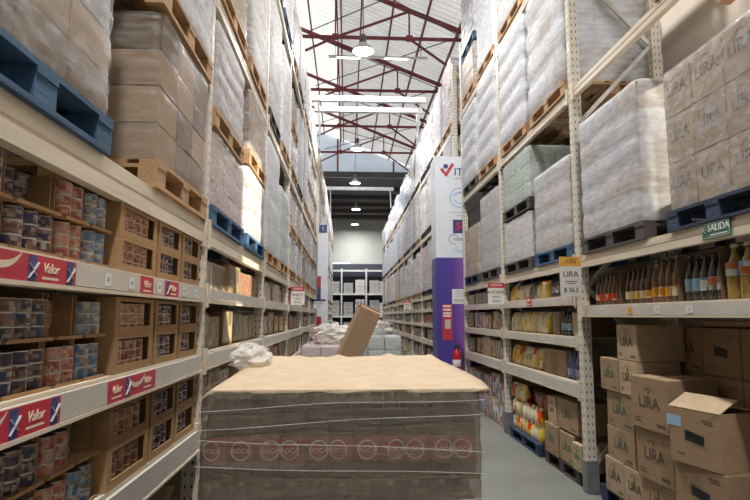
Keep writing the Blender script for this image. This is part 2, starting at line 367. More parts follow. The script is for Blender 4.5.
for i in range(len(TR_Y)-1):
    y0, y1 = TR_Y[i], TR_Y[i+1]
    t = thing('wind_brace', 'thin crossed wind bracing rods between roof trusses, %s span from the camera' % ORD[i], 'bracing', (0, y0, BZ+.1), group='roof bracing')
    for k, (a, b) in enumerate((((-1.2, 0), (3.4, y1-y0)), ((3.4, 0), (-1.2, y1-y0)))): obj('rod', MB().tube([(a[0], a[1]+.06, .03*k), (b[0], b[1]-.06, .03*k)], .016, 6).mesh('rod', ['rod_dark']), t)
for i, (x, ) in enumerate(((-.6,), (2.7,))):
    obj('gable_post', MB().box(-.05, .05, -.12, -.02, GZ, roof_z(x)).mesh('gable_post', ['truss_red']), None, (x, YG, 0), label='dark red post against the %s of the bright gable' % ('left', 'right')[i], cat='post', group='gable posts')
obj('ridge_duct_beam', MB().box(-9, WR, YG-.5, YG-.3, GZ-.05, GZ+.25).mesh('beam', ['dark_ceiling']), label='dark lintel beam under the bright gable sheeting', cat='beam')
# high-bay lamps
def lamp(x, y, z, power, lab, top):
    t = thing('high_bay_lamp', lab, 'lamp', (x, y, z), group='high bay lamps')
    obj('reflector', cached('refl', lambda: MB().lathe([(.07, .30), (.10, .24), (.30, .06), (.33, .0), (.31, .005), (.09, .22)], 20).mesh('reflector', ['steel_white'])), t)
    obj('bulb', cached('bulb', lambda: MB().lathe([(.29, .012), (.29, .02), (.2, .05)], 20).mesh('bulb', ['lamp_glow'])), t)
    obj('ballast', cached('ballast', lambda: MB().lathe([(.08, .29), (.09, .32), (.09, .50), (.05, .53)], 14).mesh('ballast', ['guard_grey'])), t)
    obj('hanger', MB().tube([(0, 0, .5), (0, 0, top-z)], .012, 6).mesh('hanger', ['rod_dark']), t)
    ld = bpy.data.lights.new('lamp_light', 'AREA'); ld.shape = 'DISK'; ld.size = .5; ld.energy = power; ld.color = (1, .97, .93)
    lo = obj('lamp_light', ld, t, (0, 0, -.02))
for i, (x, y, z, top) in enumerate(((.42, -2.3, 9.2, 11.62), (.42, 6.3, 9.2, 11.62), (.42, 15.3, 9.2, 11.62), (.42, 24.8, 9.2, 11.62), (.42, 31.4, 9.2, 11.62), (.58, 38.3, 9.0, 9.75), (.58, 44.1, 8.9, 9.75))):  # first lamp, unseen behind the camera, is kept to brighten camera-facing sides
    lamp(x, y, z, (430, 360, 250, 230, 230, 260, 260)[i], 'round white high bay lamp over the aisle, %s from the camera end' % ORD[i], top)
t = thing('strip_light', 'thin fluorescent strip light line hung across under the roof beyond the first visible lamp', 'lamp', (.9, 16.15, 9.40))
obj('housing', MB().box(-1.5, 1.5, -.05, .05, .03, .08).mesh('h', ['steel_white']), t)
for x in (-.9, .55): obj('tube_lamp', MB().tube([(x-.35, 0, .01), (x+.35, 0, .01)], .018, 8).mesh('tube', ['tube_glow']), t)
for x in (-1.3, 1.3): obj('hanger', MB().tube([(x, 0, .08), (x, 0, .62)], .008, 5).mesh('hg', ['rod_dark']), t)
t = thing('strip_light', 'short fluorescent batten on the far wall above the dark shelving', 'lamp', (-.75, YE-.14, 6.05))
obj('housing', MB().box(-1, 1, -.04, .08, .02, .10).mesh('h', ['steel_white']), t); obj('tube_lamp', MB().tube([(-.95, 0, 0), (.95, 0, 0)], .03, 8).mesh('tube', ['tube_glow']), t)

# ------------------------------------------------------------------ racking
XL, XR = -.98, 2.29
DEPTH = {'L': 1.05, 'R': .98}
FACE = {'L': XL, 'R': XR}; SG = {'L': -1, 'R': 1}
def X(side, d): return FACE[side]+SG[side]*d
SIDE_TXT = {'L': 'left', 'R': 'right'}
BAYS = {'L': [], 'R': []}; UPR = {'L': [], 'R': []}
PITCH = 2.72; PW = .09
for i in range(6): BAYS['L'].append((1.15+i*PITCH+PW, 1.15+(i+1)*PITCH))
for i in range(7): BAYS['L'].append((18.9+i*PITCH+PW, 18.9+(i+1)*PITCH))
UPR['L'] = [1.15+i*PITCH for i in range(7)]+[18.9+i*PITCH for i in range(8)]
for i in range(3): BAYS['R'].append((2.70+i*PITCH+PW, 2.70+(i+1)*PITCH))
for i in range(9): BAYS['R'].append((11.75+i*PITCH+PW, 11.75+(i+1)*PITCH))
UPR['R'] = [2.70+i*PITCH for i in range(4)]+[11.75+i*PITCH for i in range(10)]
PALLET_LV = {'L': [(2.17, 2.32), (3.97, 4.10), (6.05, 6.18)], 'R': [(2.14, 2.26), (3.89, 4.00), (5.67, 5.79)]}
SHELF_LV = {'L': [(.79, .94), (1.30, 1.42), (1.76, 1.87)], 'R': [(.87, 1.01), (1.36, 1.46), (1.78, 1.88)]}
PH_ = 7.25
post_me = MB().cbox(-.05, .05, -PW/2, PW/2, 0, PH_, .006).mesh('post', ['post_paint'])
for side in 'LR':
    D = DEPTH[side]
    for i, y in enumerate(UPR[side]):
        t = thing('rack_upright', 'cream perforated rack upright frame, %s along the %s racking' % (ORD[i], SIDE_TXT[side]), 'rack upright', (0, y, 0), group=SIDE_TXT[side]+' rack uprights')
        for d in (.05, D-.05): obj('post', post_me, t, (X(side, d), PW/2, 0))
        z = .25; k = 0
        while z < PH_-.9:
            d0, d1 = (.09, D-.09) if k % 2 == 0 else (D-.09, .09)
            obj('brace', MB().bar((X(side, d0), PW/2, z), (X(side, d1), PW/2, z+.85), .014, r2=.02).mesh('brace', ['brace_steel']), t); z += .85; k += 1
        if side == 'R' or i < 2:
            g = .012; a, b = sorted((X(side, -g), X(side, .1+g)))
            obj('foot_guard', MB().cbox(a, b, -g, PW+g, 0, .30, .004).mesh('guard', ['guard_grey']), t)
def beam_mesh(side, L, h, mat):
    s = SG[side]
    def mk():
        pr = [(0, 0), (.05, 0), (.05, h), (.012, h), (.012, h*.80), (0, h*.76), (0, h*.52), (.006, h*.49), (.006, h*.44), (0, h*.41)]
        poly = [(s*d, z) for d, z in pr]
        if s < 0: poly = poly[::-1]
        return MB().prism(poly, 0, L).mesh('beam', [mat])
    return cached(('beam', side, round(L, 3), round(h, 3), mat), mk)
LVN = ['first pallet level', 'second pallet level', 'top pallet level']; SHN = ['lower shelf', 'middle shelf', 'upper shelf']
def rack_beam(side, bi, z0, z1, where, front=True, mat='beam_paint', rail=False):
    y0, y1 = BAYS[side][bi]; L = y1-y0
    d = 0 if front else DEPTH[side]-.06
    o = obj('rack_beam', beam_mesh(side, L, z1-z0, mat), None, (X(side, d), y0, z0), label='cream steel %s beam at the %s, %s %s bay' % ('front' if front else 'rear', where, ORD[bi], SIDE_TXT[side]), cat='rack beam', group=SIDE_TXT[side]+' rack beams')
    if front:
        s = SG[side]
        for yy in (0, L-.05):
            a, b = sorted((s*-.012, s*.03)); obj('connector', cached(('conn', side, round(z1-z0, 2)), lambda: MB().box(a, b, 0, .05, -.03, z1-z0+.03).mesh('connector', [mat])), o, (0, yy, 0))
        if rail:
            a, b = sorted((s*-.018, s*-.001))
            obj('price_rail', cached(('rail', side, round(L, 2), round(z1-z0, 2)), lambda: MB().box(a, b, .06, L-.06, .018, z1-z0-.012).mesh('rail', ['rail_paint'])), o)
            a2, b2 = sorted((s*-.024, s*0)); 
            obj('rail_lip', cached(('lip', side, round(L, 2), round(z1-z0, 2)), lambda: MB().box(a2, b2, .02, L-.02, 0, .014).mesh('lip', [mat])), o)
    return o
BEAM = {}
def shelf_deck(side, bi, z, nm_):
    y0, y1 = BAYS[side][bi]; D = DEPTH[side]
    dk = thing('shelf_deck', 'plank shelf deck of the %s in the %s %s bay' % (nm_, ORD[bi], SIDE_TXT[side]), 'shelf', (0, y0, z-.022), group=SIDE_TXT[side]+' shelf decks')
    n = 5 if bi < 3 else 1
    wd = (D-.14)/n
    for k in range(n):
        a, b = sorted((X(side, .055+k*wd), X(side, .055+(k+1)*wd-.008)))
        obj('plank', MB().box(a, b, .01, y1-y0-.01, 0, .02).mesh('plank', ['deck_wood']), dk)
for side in 'LR':
    for bi in range(len(BAYS[side])):
        for li, (z0, z1) in enumerate(PALLET_LV[side]):
            BEAM[side, bi, 'p', li] = rack_beam(side, bi, z0, z1, LVN[li]); rack_beam(side, bi, z0, z1, LVN[li], False)
        if side == 'R' and bi == 0: sl = [(2, (1.66, 1.77))]
        else: sl = list(enumerate(SHELF_LV[side]))
        for li, (z0, z1) in sl:
            BEAM[side, bi, 's', li] = rack_beam(side, bi, z0, z1, SHN[li], rail=True); shelf_deck(side, bi, z1, SHN[li])
            rack_beam(side, bi, z0, z1, SHN[li], False)
# aisle-crossing tie beams on top of the racks
for i, (y, z) in enumerate(((16.55, 8.2), (17.45, 8.2), (28.7, 8.2))):
    tb = obj('tie_beam', MB().box(XL-.1, XR+.1, -.08, .08, 0, .16).mesh('tie', ['steel_white']), None, (0, y, z), label='white beam tying the rack tops across the aisle, %s from the camera' % ORD[i], cat='beam', group='aisle tie beams')
    yl = min(UPR['L'], key=lambda q: abs(q+.05-y))+.045; yr = min(UPR['R'], key=lambda q: abs(q+.05-y))+.045
    for xx, yy in ((XL+.075, yl), (XR-.075, yr)): obj('tie_leg', MB().bar((xx, yy-y, PH_-z-.1), (xx, 0, 0), .022).mesh('leg', ['steel_white']), tb)

# ------------------------------------------------------------------ pallets and loads
PNAME = {'pallet_wood': 'brown wooden', 'pallet_pale': 'pale wooden', 'pallet_blue': 'blue painted', 'pallet_navy': 'navy painted', 'pallet_dark': 'dark'}
PALH = .144
def pallet(wx, wy, mat, loc, lab, detail=True, rz=0):
    # wx across the rack, wy along the aisle
    if not detail:
        def mk():
            mb = MB(); mb.box(-wx/2, wx/2, -wy/2, wy/2, .118, .144)
            for x in (-1, 0, 1):
                for y in (-1, 0, 1): mb.box(x*(wx/2-.06)-.05, x*(wx/2-.06)+.05, y*(wy/2-.07)-.06, y*(wy/2-.07)+.06, .02, .118)
                mb.box(x*(wx/2-.06)-.05, x*(wx/2-.06)+.05, -wy/2, wy/2, 0, .02)
            return mb.mesh('pallet', [mat])
        return obj('pallet', cached(('pal', round(wx, 2), round(wy, 2), mat), mk), None, loc, (0, 0, rz), lab, 'pallet', 'pallets')
    t = thing('pallet', lab, 'pallet', loc, (0, 0, rz), 'pallets')
    n = 7; bw = .10
    for k in range(n):
        x = -wx/2+bw/2+k*(wx-bw)/(n-1); obj('deck_board', boxmesh(bw, wy, .022, mat), t, (x, 0, .122))
    for x in (-1, 0, 1):
        px = x*(wx/2-.055)
        obj('stringer_board', boxmesh(wx, .13, .02, mat), t, (0, x*(wy/2-.065), .102)); obj('bottom_board', boxmesh(.10, wy, .02, mat), t, (px, 0, 0))
        for y in (-1, 0, 1): obj('block', boxmesh(.10, .13, .082, mat), t, (px, y*(wy/2-.065), .02))
    return t
def shell(wx, wy, h, layers, key, amp=.012, cap=True):
    # stretch film: rounded sleeve that bulges over each layer, wrinkles and closes over the top edge
    def mk():
        rnd = random.Random(key); mb = MB(); pts = []; nu = 0; r = .05
        ring = []
        for cx, cy, a0 in ((1, 1, 0), (-1, 1, 90), (-1, -1, 180), (1, -1, 270)):
            for k in range(4):
                a = math.radians(a0+k*30); ring.append((cx*(wx/2-r), cy*(wy/2-r), math.cos(a), math.sin(a)))
            nx, ny = ((-1, 1), (-1, -1), (1, -1), (1, 1))[[(1, 1), (-1, 1), (-1, -1), (1, -1)].index((cx, cy))]
            for k in range(1, 6):
                f = k/6; bx = cx*(wx/2-r)*(1-f)+nx*(wx/2-r)*f; by = cy*(wy/2-r)*(1-f)+ny*(wy/2-r)*f
                a = math.radians(a0+90); ring.append((bx, by, math.cos(a), math.sin(a)))
        nu = len(ring); per = 6; nv = layers*per+1
        ph = rnd.random()*6
        for j in range(nv):
            z = h*j/(nv-1)
            lay = abs(math.sin(math.pi*j/per))**.6
            for i, (bx, by, cx, cy) in enumerate(ring):
                off = .006+amp*(.25+.75*lay)+rnd.uniform(-.003, .004)
                pts.append((bx+cx*(r+off), by+cy*(r+off), z+.012*math.sin(i*.9+ph)*(0 < j < nv-1)))
        rows = nv
        if cap:
            for ins, dz in ((.03, .012), (.16, .012)):
                for i, (bx, by, cx, cy) in enumerate(ring):
                    k = 1-ins/ (max(wx, wy)/2); pts.append(((bx+cx*r)*k, (by+cy*r)*k, h+dz+rnd.uniform(0, .012)))
                rows += 1
        mb.grid(pts, nu, rows, 0, True, True); return mb
    return mk()
def carton_mesh(wx, wy, wz, mat): return boxmesh(wx, wy, wz, mat, .005)
CARTON_TXT = {'kraft': 'brown carton', 'kraft_pale': 'pale brown carton', 'kraft_dark': 'dark brown carton', 'carton_white': 'white carton', 'carton_pink': 'pinkish carton', 'carton_grey': 'grey carton',
              'carton_green': 'pale green carton', 'carton_blue': 'blue pack', 'pack_white': 'white bottle pack', 'pack_pink': 'pinkish bottle pack', 'pack_blue': 'blue bottle pack'}
def load(wx, wy, h, mat, fm, loc, lab, layers=4, nx=3, ny=3, detail=True, mats2=None, amp=.012, printed=None, layer_mats=None):
    rnd = random.Random(lab)
    lh = h/layers; cx, cy = wx/nx, wy/ny
    t = thing('wrapped_load', lab, 'pallet load', loc, group='wrapped pallet loads')
    if detail:
        for l in range(layers):
            for i in range(nx):
                for j in range(ny):
                    if 0 < i < nx-1 and 0 < j < ny-1 and l < layers-1: continue
                    m = mat if not mats2 or rnd.random() < .6 else rnd.choice(mats2)
                    if layer_mats: m = layer_mats[min(l, len(layer_mats)-1)]
                    jx, jy = rnd.uniform(-.003, .003), rnd.uniform(-.003, .003)
                    c = obj('carton', carton_mesh(cx-.008, cy-.008, lh-.004, m), t, (-wx/2+cx*(i+.5)+jx, -wy/2+cy*(j+.5)+jy, l*lh))
                    if printed: printed(c, cx, cy, lh, i, j, l, nx, ny)
    else:
        def mk():
            mb = MB(); r2 = random.Random(7)
            for l in range(layers):
                for i in range(nx):
                    for j in range(ny):
                        if 0 < i < nx-1 and 0 < j < ny-1 and l < layers-1: continue
                        a, b = -wx/2+cx*i+.012, -wy/2+cy*j+.012; q = r2.uniform(-.012, .012)
                        mb.box(a+q, a+cx-.024+q, b, b+cy-.024, l*lh, l*lh+lh-.02)
            return mb.mesh('cartons', [mat])
        obj('carton_stack', cached(('stack', round(wx, 2), round(wy, 2), round(h, 2), mat, layers, nx, ny), mk), t)
    if fm:
        v = hash_int(lab) % 3
        obj('stretch_film', cached(('film', round(wx, 2), round(wy, 2), round(h, 2), layers, fm, v, amp), lambda: shell(wx, wy, h, layers, v, amp).mesh('film', [fm])), t)
    return t
def hash_int(s): return sum(ord(c)*(i+1) for i, c in enumerate(s))
LOOK = {'film_thin': 'thinly wrapped', 'film_light': 'wrapped', 'film_heavy': 'milky wrapped', 'film_clear': 'clear wrapped', None: 'unwrapped'}
def place(side, bi, li, yc, wy, h, mat, fm, pmat, tier='', z=None, wx=1.10, layers=4, nx=3, ny=3, detail=None, slot='', d=.53, **kw):
    """a pallet with its load on a rack level"""
    y0, y1 = BAYS[side][bi]
    if z is None: z = PALLET_LV[side][li][1]
    if detail is None: detail = bi < 3
    cx = X(side, d)
    where = '%s%s slot, %s, %s %s bay' % (tier, slot, LVN[li], ORD[bi], SIDE_TXT[side])
    pallet(wx, wy, pmat, (cx, yc, z), '%s pallet, %s' % (PNAME[pmat], where), detail)
    return load(wx-.04, wy-.04, h, mat, fm, (cx, yc, z+PALH+.002), '%s %s load, %s' % (LOOK[fm], CARTON_TXT[mat], where), layers, nx, ny, detail, **kw)

# --- left-hand racking, nearest bay
place('L', 0, 0, 1.77, 1.0, 1.25, 'carton_grey', 'film_light', 'pallet_blue', slot='nearer', layers=7, layer_mats=['kraft_dark', 'kraft', 'carton_grey'])
place('L', 0, 0, 3.33, 1.0, .80, 'kraft_dark', 'film_thin', 'pallet_wood', slot='farther', tier='lower tier, ', layers=4, ny=3, mats2=['kraft'])
place('L', 0, 0, 3.33, 1.04, .49, 'carton_white', 'film_heavy', 'pallet_wood', slot='farther', tier='upper tier, ', z=3.30, layers=3)
# second bay
place('L', 1, 0, 4.60, 1.2, .55, 'carton_pink', 'film_light', 'pallet_blue', slot='nearer', tier='lower tier, ', layers=3)
place('L', 1, 0, 4.55, 1.1, .68, 'carton_pink', 'film_heavy', 'pallet_wood', slot='nearer', tier='upper tier, ', z=3.05, layers=4, mats2=['kraft_pale'])
place('L', 1, 0, 5.95, 1.15, .66, 'kraft_dark', 'film_heavy', 'pallet_blue', slot='farther', tier='lower tier, ', layers=3)
place('L', 1, 0, 5.95, 1.1, .62, 'kraft', 'film_light', 'pallet_wood', slot='farther', tier='upper tier, ', z=3.16, layers=3)
place('L', 1, 1, 4.60, 1.1, 1.55, 'kraft', 'film_light', 'pallet_wood', slot='nearer', layers=5)
place('L', 1, 1, 5.92, 1.1, 1.6, 'kraft_pale', 'film_heavy', 'pallet_wood', slot='farther', layers=5)
place('L', 0, 1, 3.30, 1.0, 1.5, 'kraft', 'film_light', 'pallet_wood', slot='farther', layers=5)
place('L', 2, 0, 7.28, 1.15, 1.4, 'carton_white', 'film_heavy', 'pallet_wood', slot='nearer', layers=4)
place('L', 2, 0, 8.62, 1.15, 1.1, 'carton_green', 'film_heavy', 'pallet_wood', slot='farther', layers=4)
place('L', 2, 1, 7.28, 1.1, 1.6, 'kraft', 'film_heavy', 'pallet_dark', slot='nearer', layers=5)
place('L', 2, 1, 8.62, 1.1, 1.5, 'carton_white', 'film_heavy', 'pallet_wood', slot='farther', layers=5)
place('L', 1, 2, 5.9, 1.1, 1.1, 'carton_white', 'film_heavy', 'pallet_navy', slot='farther', layers=4)
place('L', 2, 2, 7.28, 1.1, 1.2, 'kraft', 'film_heavy', 'pallet_dark', slot='nearer', layers=4)
place('L', 2, 2, 8.62, 1.1, 1.3, 'carton_white', 'film_heavy', 'pallet_navy', slot='farther', layers=4)
MIXL = ['carton_white', 'kraft', 'pack_white', 'carton_pink', 'kraft_pale', 'carton_grey', 'carton_white']
PM = ['pallet_wood', 'pallet_wood', 'pallet_pale', 'pallet_dark', 'pallet_navy']
R3 = random.Random(11)
for bi in range(3, 13):
    y0, y1 = BAYS['L'][bi]
    for li in range(3):
        for k, sl in enumerate(('nearer', 'farther')):
            yc = y0+.66+k*1.31
            h = (1.35, 1.6, 1.15)[li]+R3.uniform(-.22, .08)
            if bi < 6 and li < 2 and R3.random() < .7:
                h1 = (.58, .62)[li]; z0 = PALLET_LV['L'][li][1]
                for q, tr in enumerate(('lower tier, ', 'upper tier, ')):
                    place('L', bi, li, yc, 1.12, h1, R3.choice(MIXL), 'film_light', R3.choice(PM[:3]), tier=tr, z=z0+q*(h1+PALH+.035), slot=sl, layers=3, ny=3, detail=False)
                continue
            place('L', bi, li, yc, 1.12, h, R3.choice(MIXL), 'film_heavy' if R3.random() < .35 else 'film_light', R3.choice(PM), slot=sl, layers=R3.choice((4, 5, 6)), ny=R3.choice((3, 4)), detail=False)
# --- right-hand racking
def lira_print(c, cx, cy, lh, i, j, l, nx, ny):
    if i == 0: text('LIRA', .115, 'ink_brown', c, (-cx/2+.003, 0, lh*.55), 'aisle_r'); obj('flourish', arc_mesh(.055, .007, 'ink_brown'), c, (-cx/2+.003, 0, lh*.66), FLAT['aisle_r'])
def arc_mesh(r, wd, mat, a0=25, a1=155):
    def mk():
        mb = MB(); n = 14
        for k in range(n):
            a, b = math.radians(a0+(a1-a0)*k/n), math.radians(a0+(a1-a0)*(k+1)/n)
            o = len(mb.v); w0 = wd
            mb.v += [(r*math.cos(a), r*math.sin(a), 0), ((r+w0)*math.cos(a), (r+w0)*math.sin(a), 0), ((r+w0)*math.cos(b), (r+w0)*math.sin(b), 0), (r*math.cos(b), r*math.sin(b), 0)]
            mb.f.append([o, o+1, o+2, o+3]); mb.mi.append(0); mb.sm.append(False)
        return mb.mesh('arc', [mat])
    return cached(('arc', r, wd, mat, a0, a1), mk)
place('R', 0, 0, 3.335, 1.0, 1.00, 'kraft_pale', 'film_clear', 'pallet_navy', slot='nearer', layers=3, ny=3, nx=3, printed=lira_print, amp=.006)
place('R', 0, 0, 4.72, 1.14, 1.14, 'kraft_pale', 'film_heavy', 'pallet_dark', slot='farther', layers=5, mats2=['carton_grey'])
place('R', 0, 1, 3.34, 1.0, 1.3, 'kraft_pale', 'film_light', 'pallet_wood', slot='nearer', layers=4)
place('R', 1, 0, 6.10, 1.12, .93, 'kraft_pale', 'film_heavy', 'pallet_blue', slot='nearer', layers=4, mats2=['carton_grey'])
place('R', 1, 0, 7.38, 1.2, .58, 'carton_white', 'film_light', 'pallet_dark', slot='farther', tier='lower tier, ', layers=2)
place('R', 1, 0, 7.38, 1.2, .66, 'carton_green', 'film_light', 'pallet_dark', slot='farther', tier='upper tier, ', z=2.26+.144+.615, layers=3, ny=4)
place('R', 1, 1, 6.12, 1.15, 1.48, 'carton_white', 'film_heavy', 'pallet_wood', slot='nearer', layers=4, amp=.036, mats2=['kraft_pale'])
place('R', 1, 1, 7.44, 1.15, 1.5, 'carton_white', 'film_heavy', 'pallet_wood', slot='farther', layers=5, amp=.036)
place('R', 1, 2, 7.44, 1.1, 1.4, 'carton_white', 'film_heavy', 'pallet_wood', slot='farther', layers=4, amp=.036)
place('R', 2, 0, 8.86, 1.15, 1.25, 'carton_grey', 'film_light', 'pallet_dark', slot='nearer', layers=4)
place('R', 2, 0, 10.16, 1.15, .9, 'kraft_pale', 'film_light', 'pallet_navy', slot='farther', layers=4)
place('R', 2, 1, 8.86, 1.15, 1.5, 'carton_white', 'film_heavy', 'pallet_wood', slot='nearer', layers=5, amp=.036)
place('R', 2, 1, 10.16, 1.15, 1.45, 'carton_white', 'film_heavy', 'pallet_dark', slot='farther', layers=5, amp=.036)
place('R', 2, 2, 8.86, 1.1, 1.5, 'carton_white', 'film_heavy', 'pallet_wood', slot='nearer', layers=5)
place('R', 2, 2, 10.16, 1.1, .75, 'kraft_pale', 'film_light', 'pallet_wood', slot='farther', tier='lower tier, ', layers=3)
place('R', 2, 2, 10.16, 1.1, 1.1, 'pack_white', 'film_light', 'pallet_blue', slot='farther', tier='upper tier, ', z=5.79+.144+.79, layers=6, ny=4, detail=False)
MIXR = {0: ['carton_white', 'pack_white', 'kraft_pale', 'carton_pink'], 1: ['carton_white', 'pack_white', 'carton_white', 'carton_grey'], 2: ['pack_white', 'pack_pink', 'pack_white']}
for bi in range(3, 12):
    y0, y1 = BAYS['R'][bi]
    for li in range(3):
        for k, sl in enumerate(('nearer', 'farther')):
            yc = y0+.66+k*1.31
            h = (1.35, 1.45, 1.5)[li]+R3.uniform(-.2, .06)
            mat = R3.choice(MIXR[li])
            if li == 2 and bi == 3 and k == 0: mat = 'pack_pink'; h = 1.55
            if li >= 1 and bi >= 6: mat = 'pack_blue' if R3.random() < .7 else mat
            if li == 2 and bi >= 6: h -= .25
            place('R', bi, li, yc, 1.12, h, mat, 'film_heavy' if R3.random() < .3 else 'film_light', R3.choice(PM), slot=sl, layers=R3.choice((5, 6, 7)), ny=4, detail=False)

# ------------------------------------------------------------------ canned goods in the nearest left-hand bay
def can_mesh(mat):
    return cached(('can', mat), lambda: MB().lathe([(.036, 0, 1), (.041, .001, 1), (.042, .003, 0), (.042, .041, 1), (.0425, .0435, 1), (.040, .0445, 1), (.038, .042, 1)], 14).mesh('can', [mat, 'tin']))
CAN_TXT = {'can_navy': 'navy and white', 'can_dark': 'dark brown', 'can_red': 'red and salmon', 'can_blue': 'light blue', 'can_orange': 'orange-brown'}
def tray_mesh(wd, h, dp):     # open-fronted display carton: floor, back, two side walls and a low front lip
    def mk():
        t = .006; mb = MB(); mb.box(-dp, 0, 0, wd, 0, t); mb.box(-dp, -dp+t, 0, wd, t, h); mb.box(-dp, -.045, 0, t, t, h); mb.box(-dp, -.045, wd-t, wd, t, h); mb.box(-t, 0, t, wd-t, t, .012)
        return mb.mesh('tray', ['kraft_tray'])
    return cached(('tray', round(wd, 3), h, dp), mk)
def wcarton_mesh(wd, h, dp):  # display carton with a window cut in the front
    def mk():
        t = .006; mb = MB(); mb.box(-dp, 0, 0, wd, 0, t); mb.box(-dp, -dp+t, 0, wd, t, h); mb.box(-dp, 0, 0, t, t, h); mb.box(-dp, 0, wd-t, wd, t, h); mb.box(-dp, 0, t, wd-t, h-t, h)
        mb.box(-t, 0, t, wd*.10, t, h-t); mb.box(-t, 0, wd*.90, wd-t, t, h-t); mb.box(-t, 0, wd*.10, wd*.90, t, h*.22); mb.box(-t, 0, wd*.10, wd*.90, h*.9, h-t)
        return mb.mesh('display_carton', ['kraft_tray'])
    return cached(('wc', round(wd, 3), h, dp), mk)
SLOTS = [(1.612, 1, 'can_navy', 't'), (1.735, 3, 'can_dark', 't'), (2.035, 2, 'can_red', 't'), (2.245, 2, 'can_blue', 't'), (2.47, 5, 'can_orange', 'w'), (2.98, 4, 'can_navy', 'w'), (3.41, 4, 'can_navy', 'w')]
SLN = ['first', 'second', 'third', 'fourth', 'fifth', 'sixth', 'seventh']
for li, zt in ((0, .94), (1, 1.42), (2, 1.87)):
    for tier in (0, 1):
        hh = .172 if li == 0 else (.165 if li == 1 else .148)
        for si, (y, n, cm, kd) in enumerate(SLOTS):
            z = zt+tier*(hh+.001); wd = n*.086+.016 if kd == 't' else n*.086+.05
            wd = min(wd, (SLOTS[si+1][0] if si+1 < len(SLOTS) else 3.86)-y-.006)
            where = '%s row, %s' % ('lower' if tier == 0 else 'upper', SHN[li])
            xf = XL-.03 if kd == 't' else XL-.012
            lab = '%s with %s tins, %s from camera, %s' % ('open kraft tray' if kd == 't' else 'kraft window carton', CAN_TXT[cm], SLN[si], where)
            obj('can_tray' if kd == 't' else 'display_carton', tray_mesh(wd, hh, .40) if kd == 't' else wcarton_mesh(wd, hh, .40), None, (xf, y, z), (0, 0, 0), lab, 'carton', 'can cartons')
            hi = int((hh-.008)/.0447)
            back = 0
            if tier == 1 and kd == 't' and (si*7+li*3) % 4 == 1: back = 1
            nn = min(n, int((wd-.014)/.085))
            pit = (wd-.014)/nn; ny0 = 0
            if kd == 'w': nn = max(2, n-1-(si == 6)); pit = .087; ny0 = (wd-.014-nn*pit)/2
            for c in range(nn):
                for l in range(hi):
                    x = xf-.054-back*.088
                    obj('tin_can', can_mesh(cm), None, (x, y+.007+ny0+pit*(c+.5), z+.0065+l*.0447), (0, 0, random.uniform(0, 6.28)),
                        '%s tin, %s of %s stack, %s carton from camera, %s' % (CAN_TXT[cm], ('bottom', 'middle', 'top')[l], SLN[c], SLN[si], where), 'can', 'tins in the %s carton, %s' % (SLN[si], where))
# red shelf strips and price tags on the left rails
def strip(beam, y0, y1, zc, h, items):
    s = obj('promo_strip', MB().box(0, .002, 0, y1-y0, -h/2, h/2).mesh('strip', ['red_print']), beam, (.0185, y0-beam.location.y, zc-beam.location.z), label='red promotional shelf strip')
    L = y1-y0
    for kind, f in items:
        y = f*L
        if kind == 's':
            pts = [];
            mbx = MB()
            for k in range(13):
                a = math.radians(205+k*130/12)
                for r in (.115, .115-.028*math.sin(math.pi*(k+.6)/13.2)): pts.append((0, r*math.cos(a), r*math.sin(a)*.8+.08))
            mbx.grid(pts, 2, 13, 0, False); obj('ribbon_mark', mbx.mesh('ribbon', ['cream_print']), s, (.0032, y, 0))
        if kind == 'n':
            obj('navy_panel', MB().box(0, .001, -.022, .022, -h/2+.002, h/2-.002).mesh('panel', ['navy_print']), s, (.002, y, 0))
            obj('swoosh_mark', MB().bar((0, -.022, -.03), (0, .028, .02), .0007, up=(1, 0, 0), r2=.006).bar((0, -.02, .015), (0, .02, -.02), .0007, up=(1, 0, 0), r2=.004).mesh('swoosh', ['grey_print']), s, (.0036, y, 0))
        if kind == 't':
            text('Valor', .045, 'cream_print', s, (.0028, y, .005), 'aisle_l', shear=.25, bold=.01); obj('underline', MB().box(0, .0008, -.05, .05, -.03, -.022).mesh('ul', ['cream_print']), s, (.0022, y, 0))
b2, b1 = BEAM['L', 0, 's', 2], BEAM['L', 0, 's', 1]
strip(b2, 1.40, 2.03, 1.815, .085, [('s', .30), ('n', .56), ('t', .73), ('n', .93)]); strip(b2, 2.66, 2.83, 1.815, .085, [('t', .5)]); strip(b2, 3.01, 3.25, 1.815, .085, [('n', .2), ('t', .6)])
strip(b1, 1.40, 1.98, 1.36, .09, [('s', .30), ('n', .54), ('t', .74), ('n', .93)]); strip(b1, 2.36, 2.92, 1.36, .09, [('t', .15), ('n', .36), ('s', .55), ('t', .8)])
def tag_(beam, side, y, zc, wd=.06, h=.05, mat='paper_white', ink='ink_blue'):
    fx = .0195 if side == 'L' else -.0195
    a, b = sorted((fx, fx+(.0015 if side == 'L' else -.0015)))
    o = obj('price_tag', MB().box(a, b, -wd/2, wd/2, -h/2, h/2).mesh('tag', [mat]), beam, (0, y-beam.location.y, zc-beam.location.z))
    text('18', h*.55, ink, o, (b+.0006 if side == 'L' else a-.0006, 0, 0), 'aisle_l' if side == 'L' else 'aisle_r', ext=.0004)
for y in (2.30, 2.55, 2.92, 3.36, 3.62): tag_(b2, 'L', y, 1.815)
for y in (4.35, 4.9, 5.8): tag_(BEAM['L', 1, 's', 2], 'L', y, 1.815)

